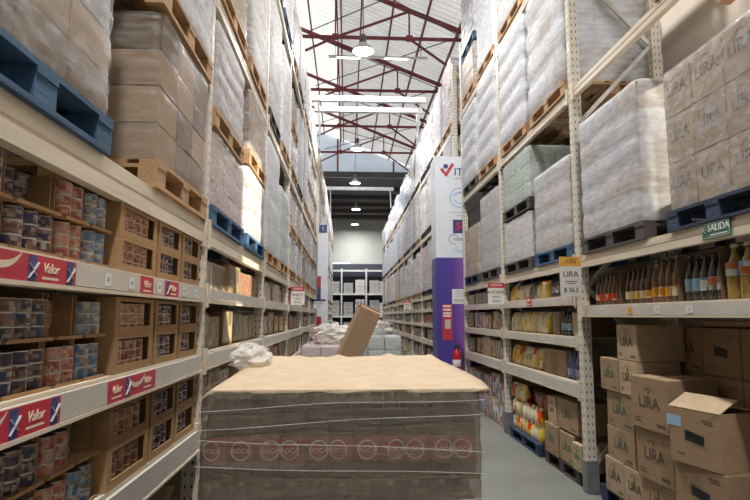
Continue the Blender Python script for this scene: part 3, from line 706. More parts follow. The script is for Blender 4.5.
# ------------------------------------------------------------------ shelf goods elsewhere
def product_carton(side, x, y, z, wx, wy, h, body, panel, lab, grp, rz=0):
    o = obj('product_carton', carton_mesh(wx, wy, h, body), None, (x, y, z), (0, 0, rz), lab, 'carton', grp)
    s = 1 if side == 'L' else -1
    a, b = sorted((s*wx/2, s*(wx/2+.002)))
    obj('printed_panel', cached(('pp', side, round(wx, 3), round(wy, 3), round(h, 3), panel), lambda: MB().box(a, b, -wy*.46, wy*.46, h*.08, h*.93).mesh('panel', [panel])), o)
    return o
PTXT = {'print_red': 'red', 'print_pink': 'pink', 'print_cream': 'cream', 'print_olive': 'olive', 'print_white': 'white', 'print_blue': 'blue', 'can_orange': 'orange-brown', 'can_navy': 'navy and white'}
R4 = random.Random(5)
def fill_shelves(side, bi, pal, levels=(0, 1, 2), stuff=None):
    y0, y1 = BAYS[side][bi]
    for li in [-1]+list(levels):
        z = 0.0 if li < 0 else SHELF_LV[side][li][1]
        top = (SHELF_LV[side][0][0] if li < 0 else (SHELF_LV[side][li+1][0] if li < 2 else PALLET_LV[side][0][0]))
        zz = z
        if li < 0: zz = 0.001
        n = R4.choice((5, 6, 7)) if bi < 6 else 4
        wd = (y1-y0-.06)/n
        nr = 2 if li < 0 else 1
        panel = R4.choice(pal)
        for k in range(n):
            if R4.random() < .45: panel = R4.choice(pal)
            body = R4.choice(('kraft', 'kraft', 'kraft_pale', 'carton_white', 'kraft_dark'))
            if R4.random() < .06: continue
            hh = (top-z)*(R4.uniform(.72, .92))
            zc = zz
            for r in range(nr):
                if stuff is not None:
                    cx, cy = X(side, .28), y0+.03+wd*(k+.5); stuff[panel].box(cx-.2, cx+.2, cy-wd/2+.01, cy+wd/2-.01, zc, zc+hh/nr-.002); zc += hh/nr; continue
                product_carton(side, X(side, .06+R4.uniform(0, .04)+.20), y0+.03+wd*(k+.5), zc, .40, wd-.02, hh/nr-.002, body, panel,
                    '%s printed carton, %s %s bay, %s%s, %s from camera' % (PTXT[panel], ORD[bi], SIDE_TXT[side], 'floor level' if li < 0 else SHN[li], ('' if nr == 1 else (' bottom', ' top')[r]), SLN[k]), 'shelf cartons, %s %s bay' % (ORD[bi], SIDE_TXT[side]))
                zc += hh/nr
fill_shelves('L', 1, ['can_orange', 'can_orange', 'print_olive', 'print_cream', 'print_white'])
fill_shelves('L', 2, ['print_red', 'print_pink', 'print_pink', 'print_cream', 'print_white'])
for bi in (3, 4, 5): fill_shelves('L', bi, ['print_pink', 'print_white', 'print_cream', 'print_olive', 'print_red'])
fill_shelves('R', 2, ['print_olive', 'print_olive', 'print_cream', 'print_white'])
for bi in range(3, 8): fill_shelves('R', bi, ['print_red', 'print_white', 'print_white', 'print_blue', 'print_cream'])
PK = ['print_red', 'print_white', 'print_blue', 'print_cream']
ST = {k: MB() for k in PK}
for bi in range(8, 12): fill_shelves('R', bi, PK, stuff=ST)
for bi in range(6, 10): fill_shelves('L', bi, PK, stuff=ST)
mb = MB()
for i, k in enumerate(PK):
    q = ST[k]; o = len(mb.v); mb.v += q.v; mb.f += [[o+j for j in f] for f in q.f]; mb.mi += [i]*len(q.f); mb.sm += q.sm
obj('far_shelf_goods', mb.mesh('far_shelf_goods', PK), None, label='small printed cartons on the farthest rack shelves', cat='cartons', kind='stuff')
# boxes on the floor of the nearest left-hand bay
for k in range(4):
    y = 1.6+.56*k
    t = thing('open_carton', 'open brown carton on the floor below the tins, %s from the camera' % SLN[k], 'carton', (XL-.28, y, 0.0), group='floor cartons under the tins')
    w2, d2, h2 = .25, .24, .58
    mb = MB(); tt = .006; mb.box(-w2, w2, -d2, d2, 0, tt); mb.box(-w2, -w2+tt, -d2, d2, tt, h2); mb.box(w2-tt, w2, -d2, d2, tt, h2); mb.box(-w2+tt, w2-tt, -d2, -d2+tt, tt, h2); mb.box(-w2+tt, w2-tt, d2-tt, d2, tt, h2)
    obj('box_body', cached('ocb', lambda: mb.mesh('body', ['kraft_dark'])), t)
    obj('flap', cached('ocf', lambda: MB().bar((-w2, d2, h2), (-w2, d2+.01, h2), .001).mesh('x', ['kraft_pale']) if False else MB().box(-w2, w2, 0, .16, -.003, .003).mesh('flap', ['kraft_pale'])), t, (0, d2-.16, h2+.05), (.25, 0, 0))
    obj('flap', CACHE['ocf'], t, (0, -d2, h2), (-.8, 0, 0))

# ------------------------------------------------------------------ bottles on the nearest right-hand shelf
def bottle(kind, x, y, z, lab, grp):
    r, h, body, lb, cap = {'red': (.036, .29, 'sauce', 'lab_red', 'cap_dark'), 'yellow': (.037, .29, 'sauce', 'lab_yellow', 'cap_dark'), 'orange': (.043, .33, 'amber', 'lab_orange', 'cap_dark'),
                           'blue': (.040, .31, 'dark_bottle', 'lab_blue', 'cap_dark'), 'large': (.056, .345, 'oil', 'lab_blue', 'cap_white'), 'soda': (.045, .30, 'blue_bottle', 'print_blue', 'cap_dark')}[kind]
    o = obj('bottle', cached(('bt', kind), lambda: MB().lathe([(r*.9, 0), (r, .008), (r, h*.55), (r*.92, h*.62), (r*.55, h*.75), (r*.36, h*.84), (r*.34, h*.95)], 12).mesh('bottle', [body])), None, (x, y, z), (0, 0, random.uniform(0, 6.28)), lab, 'bottle', grp)
    lo, hi = (.14, .36) if kind != 'large' else (.42, .66)
    if kind == 'blue': lo, hi = .22, .5
    k = 1.03 if hi < .58 else 1.03
    obj('label', cached(('bl', kind), lambda: MB().lathe([(r*1.02, h*lo), (r*1.025, h*lo+.001), (r*1.025, h*hi-.001), (r*1.02, h*hi)], 12).mesh('label', [lb])), o)
    obj('cap', cached(('bc', kind), lambda: MB().lathe([(r*.42, h*.93), (r*.42, h), (r*.36, h*1.005)], 10).mesh('cap', [cap])), o)
    return o
ZB = 1.77
GRP = [('red', 5.29, 5, 'red-labelled sauce'), ('yellow', 4.72, 5, 'yellow-labelled sauce'), ('orange', 4.29, 4, 'orange-labelled amber oil'), ('blue', 3.86, 5, 'blue-labelled dark oil'), ('large', 3.40, 4, 'large golden oil')]
for kind, ys, n, tx in GRP:
    p = {'red': .080, 'yellow': .080, 'orange': .093, 'blue': .085, 'large': .122}[kind]
    for r in range(3):
        for k in range(n):
            y = ys-.05-p*k
            if y < 2.86: continue
            bottle(kind, XR+.12+p*r, y, ZB, '%s bottle, %s row, %s from the rack post, above the cartons' % (tx, ('front', 'middle', 'rear')[r], SLN[k]), tx+' bottles on the nearest right-hand shelf')
# kraft dividers between the bottle groups
for i, y in enumerate((4.79, 4.74, 3.87, 3.417)):
    obj('carton_divider', MB().box(0, .34, -.003, .003, 0, (.30, .30, .33, .34)[i]).mesh('divider', ['kraft_dark']), None, (XR+.06, y, ZB+.001), label='brown carton side standing between bottle groups, %s from the far post' % SLN[i], cat='carton', group='carton sides among the bottles')
obj('carton_tray', MB().box(0, .36, -.42, 0, 0, .05).mesh('tray', ['kraft_dark']), None, (XR+.52, 4.75, ZB), label='shallow brown tray at the back of the bottle shelf', cat='carton')
bA = BEAM['R', 0, 's', 2]
for i, (y, m_) in enumerate(((4.93, 'paper_white'), (4.42, 'yellow_print'), (4.02, 'paper_white'), (3.63, 'paper_white'))): tag_(bA, 'R', y, 1.715, .075 if i else .06, .05, m_, 'ink_brown' if m_ == 'yellow_print' else 'ink_blue')
# exit sign on the first beam
pb = BEAM['R', 0, 'p', 0]
s = obj('exit_sign', MB().box(-.008, 0, -.135, .135, -.05, .05).mesh('sign', ['green_sign']), None, (XR-.001, 3.33, 2.205), label='green SALIDA exit sign with arrow on the nearest right-hand beam', cat='sign')
text('SALIDA', .062, 'paper_white', s, (-.0095, -.03, .012), 'aisle_r', bold=.012)
obj('arrow', MB().bar((0, .115, .01), (0, .075, .01), .001, up=(1, 0, 0), r2=.005).bar((0, .118, .01), (0, .098, .03), .001, up=(1, 0, 0), r2=.005).bar((0, .118, .01), (0, .098, -.01), .001, up=(1, 0, 0), r2=.005).mesh('arrow', ['paper_white']), s, (-.0095, 0, 0))
obj('rule_line', MB().box(-.001, 0, -.11, .05, -.034, -.026).mesh('rule', ['paper_white']), s, (-.0085, 0, 0))
obj('sign_border', MB().box(-.001, 0, -.13, .13, .043, .046).box(-.001, 0, -.13, .13, -.046, -.043).box(-.001, 0, -.13, -.127, -.046, .046).box(-.001, 0, .127, .13, -.046, .046).mesh('border', ['paper_white']), s, (-.0085, 0, 0))

# ------------------------------------------------------------------ LIRA cartons stacked on the floor pallets
def lira_box(xf, y0, z0, wy, wx, h, lab, rz=0, ink='ink_brown', mark='lira', mat='kraft', open_=False, on=True):
    """xf: aisle face x, y0: far end (larger y); the box runs towards the camera by wy"""
    t = thing('carton', lab, 'carton', (xf+wx/2, y0-wy/2, z0), (0, 0, rz), 'kraft cartons in the nearest right-hand bay')
    if not open_: obj('box_body', carton_mesh(wx, wy, h, mat), t)
    else:
        k = .006
        mb = MB(); mb.box(-wx/2, wx/2, -wy/2, wy/2, 0, k); mb.box(-wx/2, -wx/2+k, -wy/2, wy/2, k, h); mb.box(wx/2-k, wx/2, -wy/2, wy/2, k, h); mb.box(-wx/2+k, wx/2-k, -wy/2, -wy/2+k, k, h); mb.box(-wx/2+k, wx/2-k, wy/2-k, wy/2, k, h)
        obj('box_body', mb.mesh('body', [mat]), t)
        obj('flap', MB().box(0, .17, -wy/2, wy/2, -.003, .003).mesh('flap', ['kraft_pale']), t, (-wx/2, 0, h+.004), (0, -.50, 0))
        obj('flap', MB().box(-.16, 0, -wy/2, wy/2, -.003, .003).mesh('flap', ['kraft_pale']), t, (wx/2, 0, h+.004), (0, .15, 0))
        obj('flap', MB().box(-wx/2, wx/2, 0, .12, -.003, .003).mesh('flap', ['kraft']), t, (0, -wy/2, h+.004), (-.5, 0, 0))
    fx = -wx/2-.0015
    if mark == 'lira':
        text('LIRA', min(.12, wy*.31), ink, t, (fx, 0, h*.52), 'aisle_r', bold=.006)
        obj('flourish', arc_mesh(.075, .005, ink, 30, 150), t, (fx, 0, h*.60), FLAT['aisle_r'])
        obj('small_print', MB().box(0, .001, wy*.22, wy*.40, h*.13, h*.15).box(0, .001, wy*.25, wy*.40, h*.19, h*.21).box(0, .001, -wy*.4, -wy*.18, h*.10, h*.16).mesh('print', [ink]), t, (fx, 0, 0), kind='stuff')
        mm = textmesh('s', .07, ink); obj('flourish', mm, t, (fx, 0, h*.76), FLAT['aisle_r'])
    elif mark == 'stamp':
        st = obj('ink_stamp', MB().prism([(0, 0), (.001, 0), (.001, .001), (0, .001)], 0, .001).mesh('x', ['black_print']) if False else MB().box(0, .001, -.075, .075, -.03, .03).bar((0, -.07, .03), (0, .08, .04), .0008, up=(1, 0, 0), r2=.012).mesh('stamp', ['black_print']), t, (fx, .0, h*.5), (.1, 0, 0))
        obj('small_print', MB().box(0, .001, wy*.20, wy*.36, h*.16, h*.18).box(0, .001, -wy*.36, -wy*.16, h*.84, h*.86).box(0, .001, -wy*.36, -wy*.2, h*.79, h*.81).mesh('print', ['ink_brown']), t, (fx, 0, 0), kind='stuff')
    elif mark == 'side':
        pass
    obj('packing_tape', MB().box(-wx/2+.002, wx/2-.002, -.025, .025, 0, .001).mesh('tape', ['kraft_pale']), t, (0, 0, h+.0002)) if not open_ else None
    return t
pallet(1.0, 1.2, 'pallet_navy', (XR+.55, 4.66, 0), 'dark blue pallet under the left LIRA carton stacks on the floor')
pallet(1.0, 1.2, 'pallet_navy', (XR+.58, 3.43, 0), 'dark blue pallet under the open carton at the right edge')
PZ = PALH+.002
# far stack by the post
lira_box(XR+.03, 5.10, PZ, .34, .36, .29, 'small LIRA carton at the pallet corner beside the post, bottom layer', mat='kraft_pale')
lira_box(XR+.03, 4.755, PZ, .33, .36, .285, 'small LIRA carton on the pallet, bottom layer, second from the post', mat='kraft_pale')
lira_box(XR+.04, 5.05, PZ+.291, .48, .36, .28, 'LIRA carton with faded green print, second layer beside the post', ink='ink_green')
lira_box(XR+.04, 5.03, PZ+.573, .46, .36, .30, 'plain brown carton with green print, third layer beside the post', ink='ink_green')
lira_box(XR+.02, 5.09, PZ+.875, .325, .36, .28, 'LIRA carton in the fourth layer, nearest to the post', mat='kraft', ink='ink_green')
lira_box(XR+.03, 4.76, PZ+.875, .31, .36, .28, 'LIRA carton in the fourth layer, directly below the topmost carton', mat='kraft_pale')
lira_box(XR+.03, 4.77, PZ+1.157, .33, .40, .295, 'topmost LIRA carton of the left stack, just under the shelf', mat='kraft_pale')
lira_box(XR+.45, 5.1, PZ+.0, .38, .36, 1.2, 'tall dark brown carton behind the left LIRA stacks', mat='kraft_dark', mark='side')
# middle stack, large cartons
lira_box(XR-.01, 4.395, PZ, .44, .42, .31, 'large LIRA carton at the bottom of the middle stack', rz=.05)
lira_box(XR-.03, 4.395, PZ+.312, .44, .42, .37, 'large LIRA carton, second in the middle stack', rz=.08)
lira_box(XR-.05, 4.395, PZ+.684, .44, .40, .385, 'large LIRA carton on top of the middle stack, slightly twisted', rz=.10)
# front right stack with the open carton
lira_box(XR+.0, 3.89, PZ, .44, .40, .22, 'bottom carton under the open carton', mark='stamp')
lira_box(XR-.03, 3.88, PZ+.222, .45, .38, .34, 'stamped brown carton directly beneath the open carton', mark='stamp', rz=.16)
o_ = lira_box(XR-.05, 3.87, PZ+.564, .40, .36, .35, 'open brown carton with raised flaps and blue sticker', mark='stamp', rz=.24, open_=True)
obj('blue_sticker', MB().box(0, .001, .10, .22, .23, .30).mesh('sticker', ['pale_blue_print']), o_, (-.1825, 0, 0))
lira_box(XR+.04, 3.22, PZ, .40, .38, .34, 'carton at the right edge of the picture, bottom layer', mark='stamp')
lira_box(XR+.04, 3.22, PZ+.342, .40, .38, .36, 'carton at the right edge of the picture, second layer', mark='stamp')
# rear stack
for k, (y0, wy) in enumerate(((4.68, .43), (4.25, .43), (3.82, .43), (3.39, .43))):
    for l in range(4):
        lira_box(XR+.45, y0, PZ+l*.36, wy-.01, .40, .355, '%s carton in the rear stack, %s column from the left, %s layer up' % ('LIRA' if k == 0 else 'stamped', SLN[k], SLN[l]), mark='lira' if k == 0 else 'stamp', mat='kraft')
obj('flat_carton', carton_mesh(.36, .62, .045, 'kraft_pale'), None, (XR+.66, 3.95, PZ+4*.36+.003), label='flattened pale carton lying on the rear stack under the shelf', cat='carton')

# ------------------------------------------------------------------ second right-hand bay: bags, bottles, cartons
def bag(mat, x, y, z, lab, grp, hh=.24, wd=.15):
    def mk():
        mb = MB(); pts = []; n = 12
        for j, (f, kx, ky) in enumerate(((0, .8, .9), (.04, 1, 1), (.35, 1.05, 1.02), (.7, .85, 1), (.88, .35, .98), (.93, .06, 1), (1, .05, 1))):
            for i in range(n):
                a = 2*math.pi*i/n; ca, sa = math.cos(a), math.sin(a)
                sq = lambda v: math.copysign(abs(v)**.6, v)
                pts.append((sq(ca)*.05*kx, sq(sa)*wd/2*ky, hh*f))
        mb.grid(pts, n, 7, 0, True, True); mb.f.append(list(range(n-1, -1, -1))); mb.mi.append(0); mb.sm.append(False); mb.f.append([6*n+i for i in range(n)]); mb.mi.append(0); mb.sm.append(False)
        return mb.mesh('bag', [mat])
    return obj('food_bag', cached(('bag', mat, hh, wd), mk), None, (x, y, z), (0, 0, random.uniform(-.12, .12)), lab, 'bag', grp)
BT = {'bag_yellow': 'yellow', 'bag_white': 'cream', 'bag_green': 'dark green'}
for li, zt, rowdef in ((2, 1.88, [('bag_yellow', 3), ('bag_white', 3), ('bag_green', 2), ('bag_yellow', 3)]), (1, 1.46, [('bag_white', 2), ('bag_yellow', 4), ('bag_white', 3), ('bag_yellow', 2)]), (0, 1.01, [('bag_yellow', 4), ('bag_white', 2), ('bag_yellow', 3)])):
    y = 8.0; c = 0
    for mat, n in rowdef:
        for k in range(n):
            hh = .21 if li == 2 else .26
            bag(mat, XR+.13, y, zt, '%s food bag, %s in from the far post, %s, second right bay' % (BT[mat], ['one','two','three','four','five','six','seven','eight','nine','ten','eleven','twelve'][c], SHN[li]), 'food bags in the second right-hand bay', hh, .13); c += 1; y -= .14
    ye = y
    if li == 2:
        for k in range(7): bottle('soda', XR+.12, ye-.05-k*.095, zt-.0, 'blue soft drink bottle on the upper shelf, %s from the bags' % SLN[k], 'blue bottles on the upper shelf') if False else None
for k in range(7):
    o = bottle('blue', XR+.12, 6.38-k*.09, 1.88, 'dark bottle beside the bags on the upper shelf, %s from the bags' % SLN[k], 'blue-labelled bottles beside the bags'); o.scale = (1, 1, .78)
for k, (y, wd, m_) in enumerate(((6.30, .20, 'kraft'), (5.72, .22, 'kraft_dark'))):
    product_carton('R', XR+.28, y, 1.46, .40, wd, .26, m_, 'print_olive', ('brown carton beside the bags on the middle shelf', 'dark brown carton near the post on the middle shelf')[k], 'cartons beside the bags')
for k in range(3): o = bottle('blue', XR+.12, 6.12-k*.09, 1.46, 'dark bottle between brown cartons on the middle shelf, %s from the bags' % SLN[k], 'bottles on the middle shelf, second right-hand bay'); o.scale = (1, 1, .85)
for k in range(3): product_carton('R', XR+.26, 6.62-k*.23, 1.01, .36, .21, .28, 'kraft_pale', 'kraft', 'small kraft carton on the lower shelf between bags and bottles, %s from the bags' % SLN[k], 'small kraft cartons')
for k in range(5): o = bottle('soda', XR+.12, 5.99-k*.1, 1.01, 'blue soft drink bottle on the lower shelf by the post, %s from the cartons' % SLN[k], 'blue soft drink bottles')
pallet(1.0, 1.2, 'pallet_navy', (XR+.50, 7.40, 0), 'dark blue pallet under the stacked yellow bags'); pallet(1.0, 1.0, 'pallet_dark', (XR+.52, 6.15, 0), 'dark pallet under the kraft cartons in the second right-hand bay')
for l in range(3):
    for k in range(8 if l < 2 else 4):
        bag('bag_yellow' if (k+l) % 3 else 'bag_white', XR+.09, 7.92-k*.145, PZ+l*.205, 'food bag on the floor pallet, %s layer up, number %s from the far post' % (SLN[l], ['one','two','three','four','five','six','seven','eight'][k]), 'bags on the floor pallet', .20, .135)
product_carton('R', XR+.42, 7.35, PZ, .46, 1.1, .55, 'kraft_dark', 'print_red', 'dark red-printed carton behind the floor bags', 'cartons behind the floor bags')
for k, (y, z, wy, h, d, m_) in enumerate(((6.57, PZ, .40, .32, .0, 'kraft'), (6.16, PZ, .38, .30, .02, 'kraft'), (5.775, PZ, .24, .26, .0, 'kraft_pale'), (6.50, PZ+.322, .26, .30, .02, 'kraft_pale'), (6.23, PZ+.322, .55, .32, .03, 'kraft'))):
    lira_box(XR+d, y, z, wy-.01, .42, h, ('kraft carton beside the floor bags, bottom row', 'kraft carton in the middle of the bottom row by the floor bags', 'small pale kraft carton on the floor pallet by the post', 'small pale kraft carton on top beside the floor bags', 'wide kraft carton on top of the bottom row by the post')[k], ink='ink_green', mat=m_)

# ------------------------------------------------------------------ hanging promotion signs (flag signs facing the aisle entrance)
def sign(x, y, z, wd, h, head, headmat, lab, lines, rz=0, price='$ 36.5'):
    t = thing('promo_sign', lab, 'sign', (x, y, z), (0, 0, rz), 'promotion signs')
    obj('board', MB().box(-wd/2, wd/2, -.003, .003, 0, h).mesh('board', ['paper_white']), t)
    obj('header', MB().box(-wd/2, wd/2, -.005, -.003, h*.76, h).mesh('header', [headmat]), t)
    text(head, h*.15, 'paper_white' if headmat == 'red_print' else 'ink_brown', t, (0, -.0062, h*.88), 'front', bold=.01, ext=.0006)
    if lines: text(lines, min(h*.22, wd*.36), 'ink_brown', t, (0, -.0042, h*.55), 'front', bold=.012, ext=.0006)
    obj('text_line', MB().box(-wd*.3, wd*.3, -.001, 0, h*.36, h*.38).box(-wd*.2, wd*.2, -.001, 0, h*.31, h*.33).mesh('lines', ['ink_brown']), t, (0, -.0032, 0))
    text(price, h*.15, 'black_print', t, (0, -.0042, h*.15), 'front', bold=.012, ext=.0006)
    obj('arm', MB().tube([(-wd/2 if x < 0 else wd/2, 0, h-.01), ((-wd/2-.12) if x < 0 else (wd/2+.09), 0, h-.01)], .006, 6).mesh('arm', ['steel_white']), t)
sign(XR-.135, 5.30, 1.86, .21, .38, '-15%', 'yellow_print', 'orange-topped -15% LIRA price sign hung at the right-hand post', 'LIRA')
sign(XR-.13, 8.05, 1.84, .24, .31, 'OFERTA', 'red_print', 'red-topped OFERTA sign at the second right-hand post', 'AHORRE')
sign(XL+.13, 9.75, 1.86, .23, .31, 'OFERTA', 'red_print', 'red-topped OFERTA sign hung from the left-hand racking', 'ENJOY')
sign(XL+.12, 17.2, 1.90, .42, .28, 'OFERTA', 'navy_print', 'navy-topped sign farther along the left-hand racking', 'AHORRO')
sign(XR-.15, 19.9, 1.90, .26, .30, 'OFERTA', 'red_print', 'red-topped sign far along the right-hand racking, beyond the purple column', 'OFERTA')
for i, (y, z) in enumerate(((6.9, 1.83), )):
    o = obj('red_tag', MB().box(-.003, 0, -.07, .07, -.06, .06).mesh('tag', ['red_print']), None, (XR-.028, y, z+.02), label='small red hanging shelf tag on the upper rail of the second right-hand bay', cat='tag')
    obj('tag_print', MB().box(-.001, 0, -.05, .05, -.045, -.03).box(-.001, 0, -.05, .05, 0, .03).mesh('p', ['cream_print']), o, (-.003, 0, 0))

# ------------------------------------------------------------------ clad column with banners, right side
CX0, CX1, CY0, CY1 = 1.77, 2.74, 11.05, 11.62
t = thing('clad_column', 'square column clad in white and purple banner beyond the third right-hand bay', 'column', ((CX0+CX1)/2, (CY0+CY1)/2, 0))
wx, wy = CX1-CX0, CY1-CY0
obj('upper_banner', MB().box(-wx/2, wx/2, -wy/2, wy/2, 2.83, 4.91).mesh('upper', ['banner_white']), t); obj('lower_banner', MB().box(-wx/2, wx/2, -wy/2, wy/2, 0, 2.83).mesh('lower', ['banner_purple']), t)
obj('column_core', MB().box(.20, .44, -.12, .12, 4.91, 10.0).mesh('core', ['steel_white']), t)
FY = -wy/2-.002
def flat_poly(pts, mat): 
    mb = MB(); mb.v = [(x, 0, z) for x, z in pts]; mb.f = [list(range(len(pts)))]; mb.mi = [0]; mb.sm = [False]; return mb.mesh('mark', [mat])
def at(px, py): # pixel-free: metres from the column's left edge and height
    return (-wx/2+px, FY, py)
obj('logo_check', flat_poly([(0, .13), (.05, .17), (.12, .07), (.24, .27), (.30, .24), (.13, -.03)], 'red_print'), t, at(.10, 4.50))
obj('logo_dot', MB().lathe([(.05, 0), (.05, .002)], 16).mesh('dot', ['navy_print']), t, at(.22, 4.70), (math.pi/2, 0, 0))
text('ITAL', .21, 'navy_print', t, at(.60, 4.58), 'front', bold=.012); obj('logo_rule', MB().box(-.2, .25, 0, .001, 0, .012).mesh('rule', ['red_print']), t, at(.60, 4.44))
obj('emblem_ring', arc_mesh(.19, .022, 'pale_blue_print', 0, 360), t, at(.50, 4.05), FLAT['front'])
for k, (rr, a0, a1) in enumerate(((.14, 20, 160), (.10, 190, 350), (.08, 10, 170))): obj('emblem_stroke', arc_mesh(rr, .02, 'pale_blue_print', a0, a1), t, at(.50, 4.02+k*.02), FLAT['front'])
obj('caption_rule', MB().box(-.22, .22, 0, .001, 0, .02).box(-.08, .08, 0, .001, -.07, -.05).mesh('cap', ['grey_print']), t, at(.5, 3.74))
obj('emblem_panel', MB().box(-.17, .17, 0, .001, 0, .28).mesh('panel', ['navy_print']), t, at(.52, 3.32)); text('SG', .22, 'red_print', t, (at(.52, 0)[0], FY-.002, 3.46), 'front', shear=.2, bold=.02)
obj('grey_mark', arc_mesh(.08, .03, 'grey_print', 20, 300), t, at(.36, 3.20), FLAT['front']); obj('grey_mark', MB().box(0, .36, 0, .001, -.03, .03).mesh('gm', ['grey_print']), t, at(.36, 3.2))
text('Georg', .15, 'pale_blue_print', t, at(.52, 2.97), 'front', shear=.2)
obj('notice_sheet', MB().box(-.13, .13, -.004, 0, 0, .29).mesh('notice', ['paper_white']), t, at(.44, 1.91)); obj('notice_print', MB().box(-.09, .09, 0, .001, .03, .10).box(-.08, .08, 0, .001, .14, .16).box(-.08, .08, 0, .001, .19, .21).box(-.05, .05, 0, .001, .24, .26).mesh('np', ['grey_print']), t, (at(.44, 0)[0], FY-.006, 1.91))
st = obj('striped_sign', MB().box(-.10, .10, -.004, 0, 0, .70).mesh('striped', ['red_print']), t, at(.21, 1.2))
for k in range(4): obj('white_stripe', flat_poly([(-.09, .46+k*.07), (.05, .40+k*.07+.05), (.09, .44+k*.07+.05), (-.09, .49+k*.07)], 'paper_white'), st, (0, -.006, -.02 if k else 0))
obj('white_patch', MB().box(-.05, .06, -.001, 0, .22, .40).mesh('patch', ['grey_print']), st, (0, -.005, 0))
# extinguisher on the column
t = thing('fire_extinguisher', 'red fire extinguisher with black hose hung on the purple column', 'extinguisher', (2.13, CY0-.11, .56))
obj('cylinder', MB().lathe([(.06, 0), (.085, .015), (.085, .36), (.07, .42), (.03, .46), (.03, .48)], 16).mesh('cyl', ['ext_red']), t)
obj('valve', MB().box(-.03, .03, -.02, .02, .48, .52).box(-.02, .09, -.012, .012, .52, .535).box(-.02, .09, -.012, .012, .55, .562).mesh('valve', ['black_rubber']), t)
obj('hose', MB().tube([(.03, 0, .5), (.10, -.02, .48), (.13, -.03, .36), (.115, -.03, .2), (.10, -.03, .12)], .012, 8).mesh('hose', ['black_rubber']), t)
obj('data_label', MB().lathe([(.0855, .14), (.0862, .141), (.0862, .27), (.0855, .271)], 16).mesh('dl', ['paper_white']), t)
obj('wall_bracket', MB().box(-.02, .02, .06, .108, .38, .42).mesh('bracket', ['guard_grey']), t)
# left column
t = thing('clad_column', 'slim white column with small blue sign beyond the sixth left-hand bay', 'column', (-.80, 18.4, 0))
obj('shaft', MB().box(-.17, .17, -.2, .2, 0, 4.64).mesh('shaft', ['banner_white']), t); obj('blue_sign', MB().box(-.13, .13, -.21, -.2, 4.38, 4.64).mesh('bs', ['navy_print']), t); text('1', .18, 'paper_white', t, (0, -.2125, 4.51), 'front')
obj('side_banner', MB().box(-.165, -.05, -.206, -.2, 2.15, 2.6).mesh('sb', ['navy_print']), t); obj('side_banner', MB().box(-.165, -.05, -.206, -.2, 2.6, 2.95).mesh('sb', ['red_print']), t)
obj('red_board', MB().box(-.165, -.03, -.215, -.2, .25, 1.65).mesh('rb', ['ext_red']), t)

# ------------------------------------------------------------------ foreground pallet of bottles under film
FX, FY0, FY1, FW = -.015, 2.10, 3.34, 1.0
FCY = (FY0+FY1)/2
pallet(FW+.02, FY1-FY0, 'pallet_wood', (FX, FCY, 0), 'wooden pallet in the middle of the aisle under the film-wrapped bottles')
t = thing('bottle_load', 'foreground pallet load of dark bottles with red labels under clear film and kraft cover', 'pallet load', (FX, FCY, PALH+.002))
BH = .30; nb = 11; bp = FW/nb; nd = 13; dp = (FY1-FY0)/nd; LZ = BH+.012
r = .0435
bme = MB().lathe([(r*.93, 0), (r, .008), (r, .19), (r*.93, .215), (r*.5, .258), (r*.38, .275), (r*.38, .292)], 14).mesh('bottle', ['dark_bottle'])
lme = MB().lathe([(r*1.015, .055), (r*1.02, .056), (r*1.02, .143), (r*1.015, .144)], 14).mesh('label', ['lab_wine'])
cme = MB().lathe([(r*.44, .278), (r*.44, .299), (r*.4, .30)], 10).mesh('cap', ['tin'])
LAYN = 4
for l in range(LAYN):
    z = l*LZ
    obj('layer_sheet', boxmesh(FW+.005, FY1-FY0, .006, 'kraft_dark'), t, (0, 0, z))
    for i in range(nb):
        for j in range(nd):
            if 0 < i < nb-1 and 0 < j < nd-1: continue
            x, y = -FW/2+bp*(i+.5), -(FY1-FY0)/2+dp*(j+.5)
            b = obj('bottle', bme, t, (x, y, z+.007)); obj('label', lme, b); obj('cap', cme, b)
            if j == 0 and l >= LAYN-2:
                turn = ((i*37) % 5-2)*.16
                rr = r*1.05
                obj('oval_mark', arc_mesh(.030, .006, 'cream_print', 0, 360), b, (rr*math.sin(turn), -rr*math.cos(turn), .10), (math.pi/2, 0, turn))
                text('ROCA', .023, 'cream_print', b, (rr*1.01*math.sin(turn), -rr*1.01*math.cos(turn), .098), (math.pi/2, 0, turn), bold=.01, ext=.0004)
ZT = LAYN*LZ
# kraft cover board, creased and sagging over the front edge
mb = MB(); pts = []; nu, nv = 45, 31; rnd = random.Random(3)
D2 = (FY1-FY0)/2
for j in range(nv):
    v = j/(nv-1); y = -D2-.015+v*(2*D2+.10)
    for i in range(nu):
        u = i/(nu-1); x = -FW/2-.005+u*(FW+.035)
        z = ZT+.014+.022*v
        for cu, am in ((.20, .009), (.43, .016), (.72, .017)):
            d = abs(u-cu-.05*(v-.5)); z += am*max(0, 1-d/.05)*(.35+.65*v)
        z += .004*math.sin(7*u+2*v)*v+.0015*math.sin(23*u-7*v)+rnd.uniform(-.0012, .0012)
        if v < .08: z -= .010*(1-v/.08)
        e = max(0, .03-u)/.03; z -= .02*e
        e = max(0, u-.95)/.05; z += .010*e
        pts.append((x+.012*math.sin(5*v+1)*(u > .98), y, z))
mb.grid(pts, nu, nv, 0, True)
low = [(p[0], p[1], p[2]-.006) for p in pts]
mb2 = MB(); mb2.grid(low, nu, nv, 0, True); 
off = len(mb.v); mb.v += low
for f in mb2.f: mb.f.append([off+q for q in reversed(f)]); mb.mi.append(0); mb.sm.append(True)
def edge(a, b): mb.f.append([a, off+a, off+b, b]); mb.mi.append(0); mb.sm.append(False)
for i in range(nu-1): edge(i+1, i); edge((nv-1)*nu+i, (nv-1)*nu+i+1)
for j in range(nv-1): edge(j*nu, (j+1)*nu); edge((j+1)*nu+nu-1, j*nu+nu-1)
obj('cover_board', mb.mesh('cover', ['cover_board']), t)
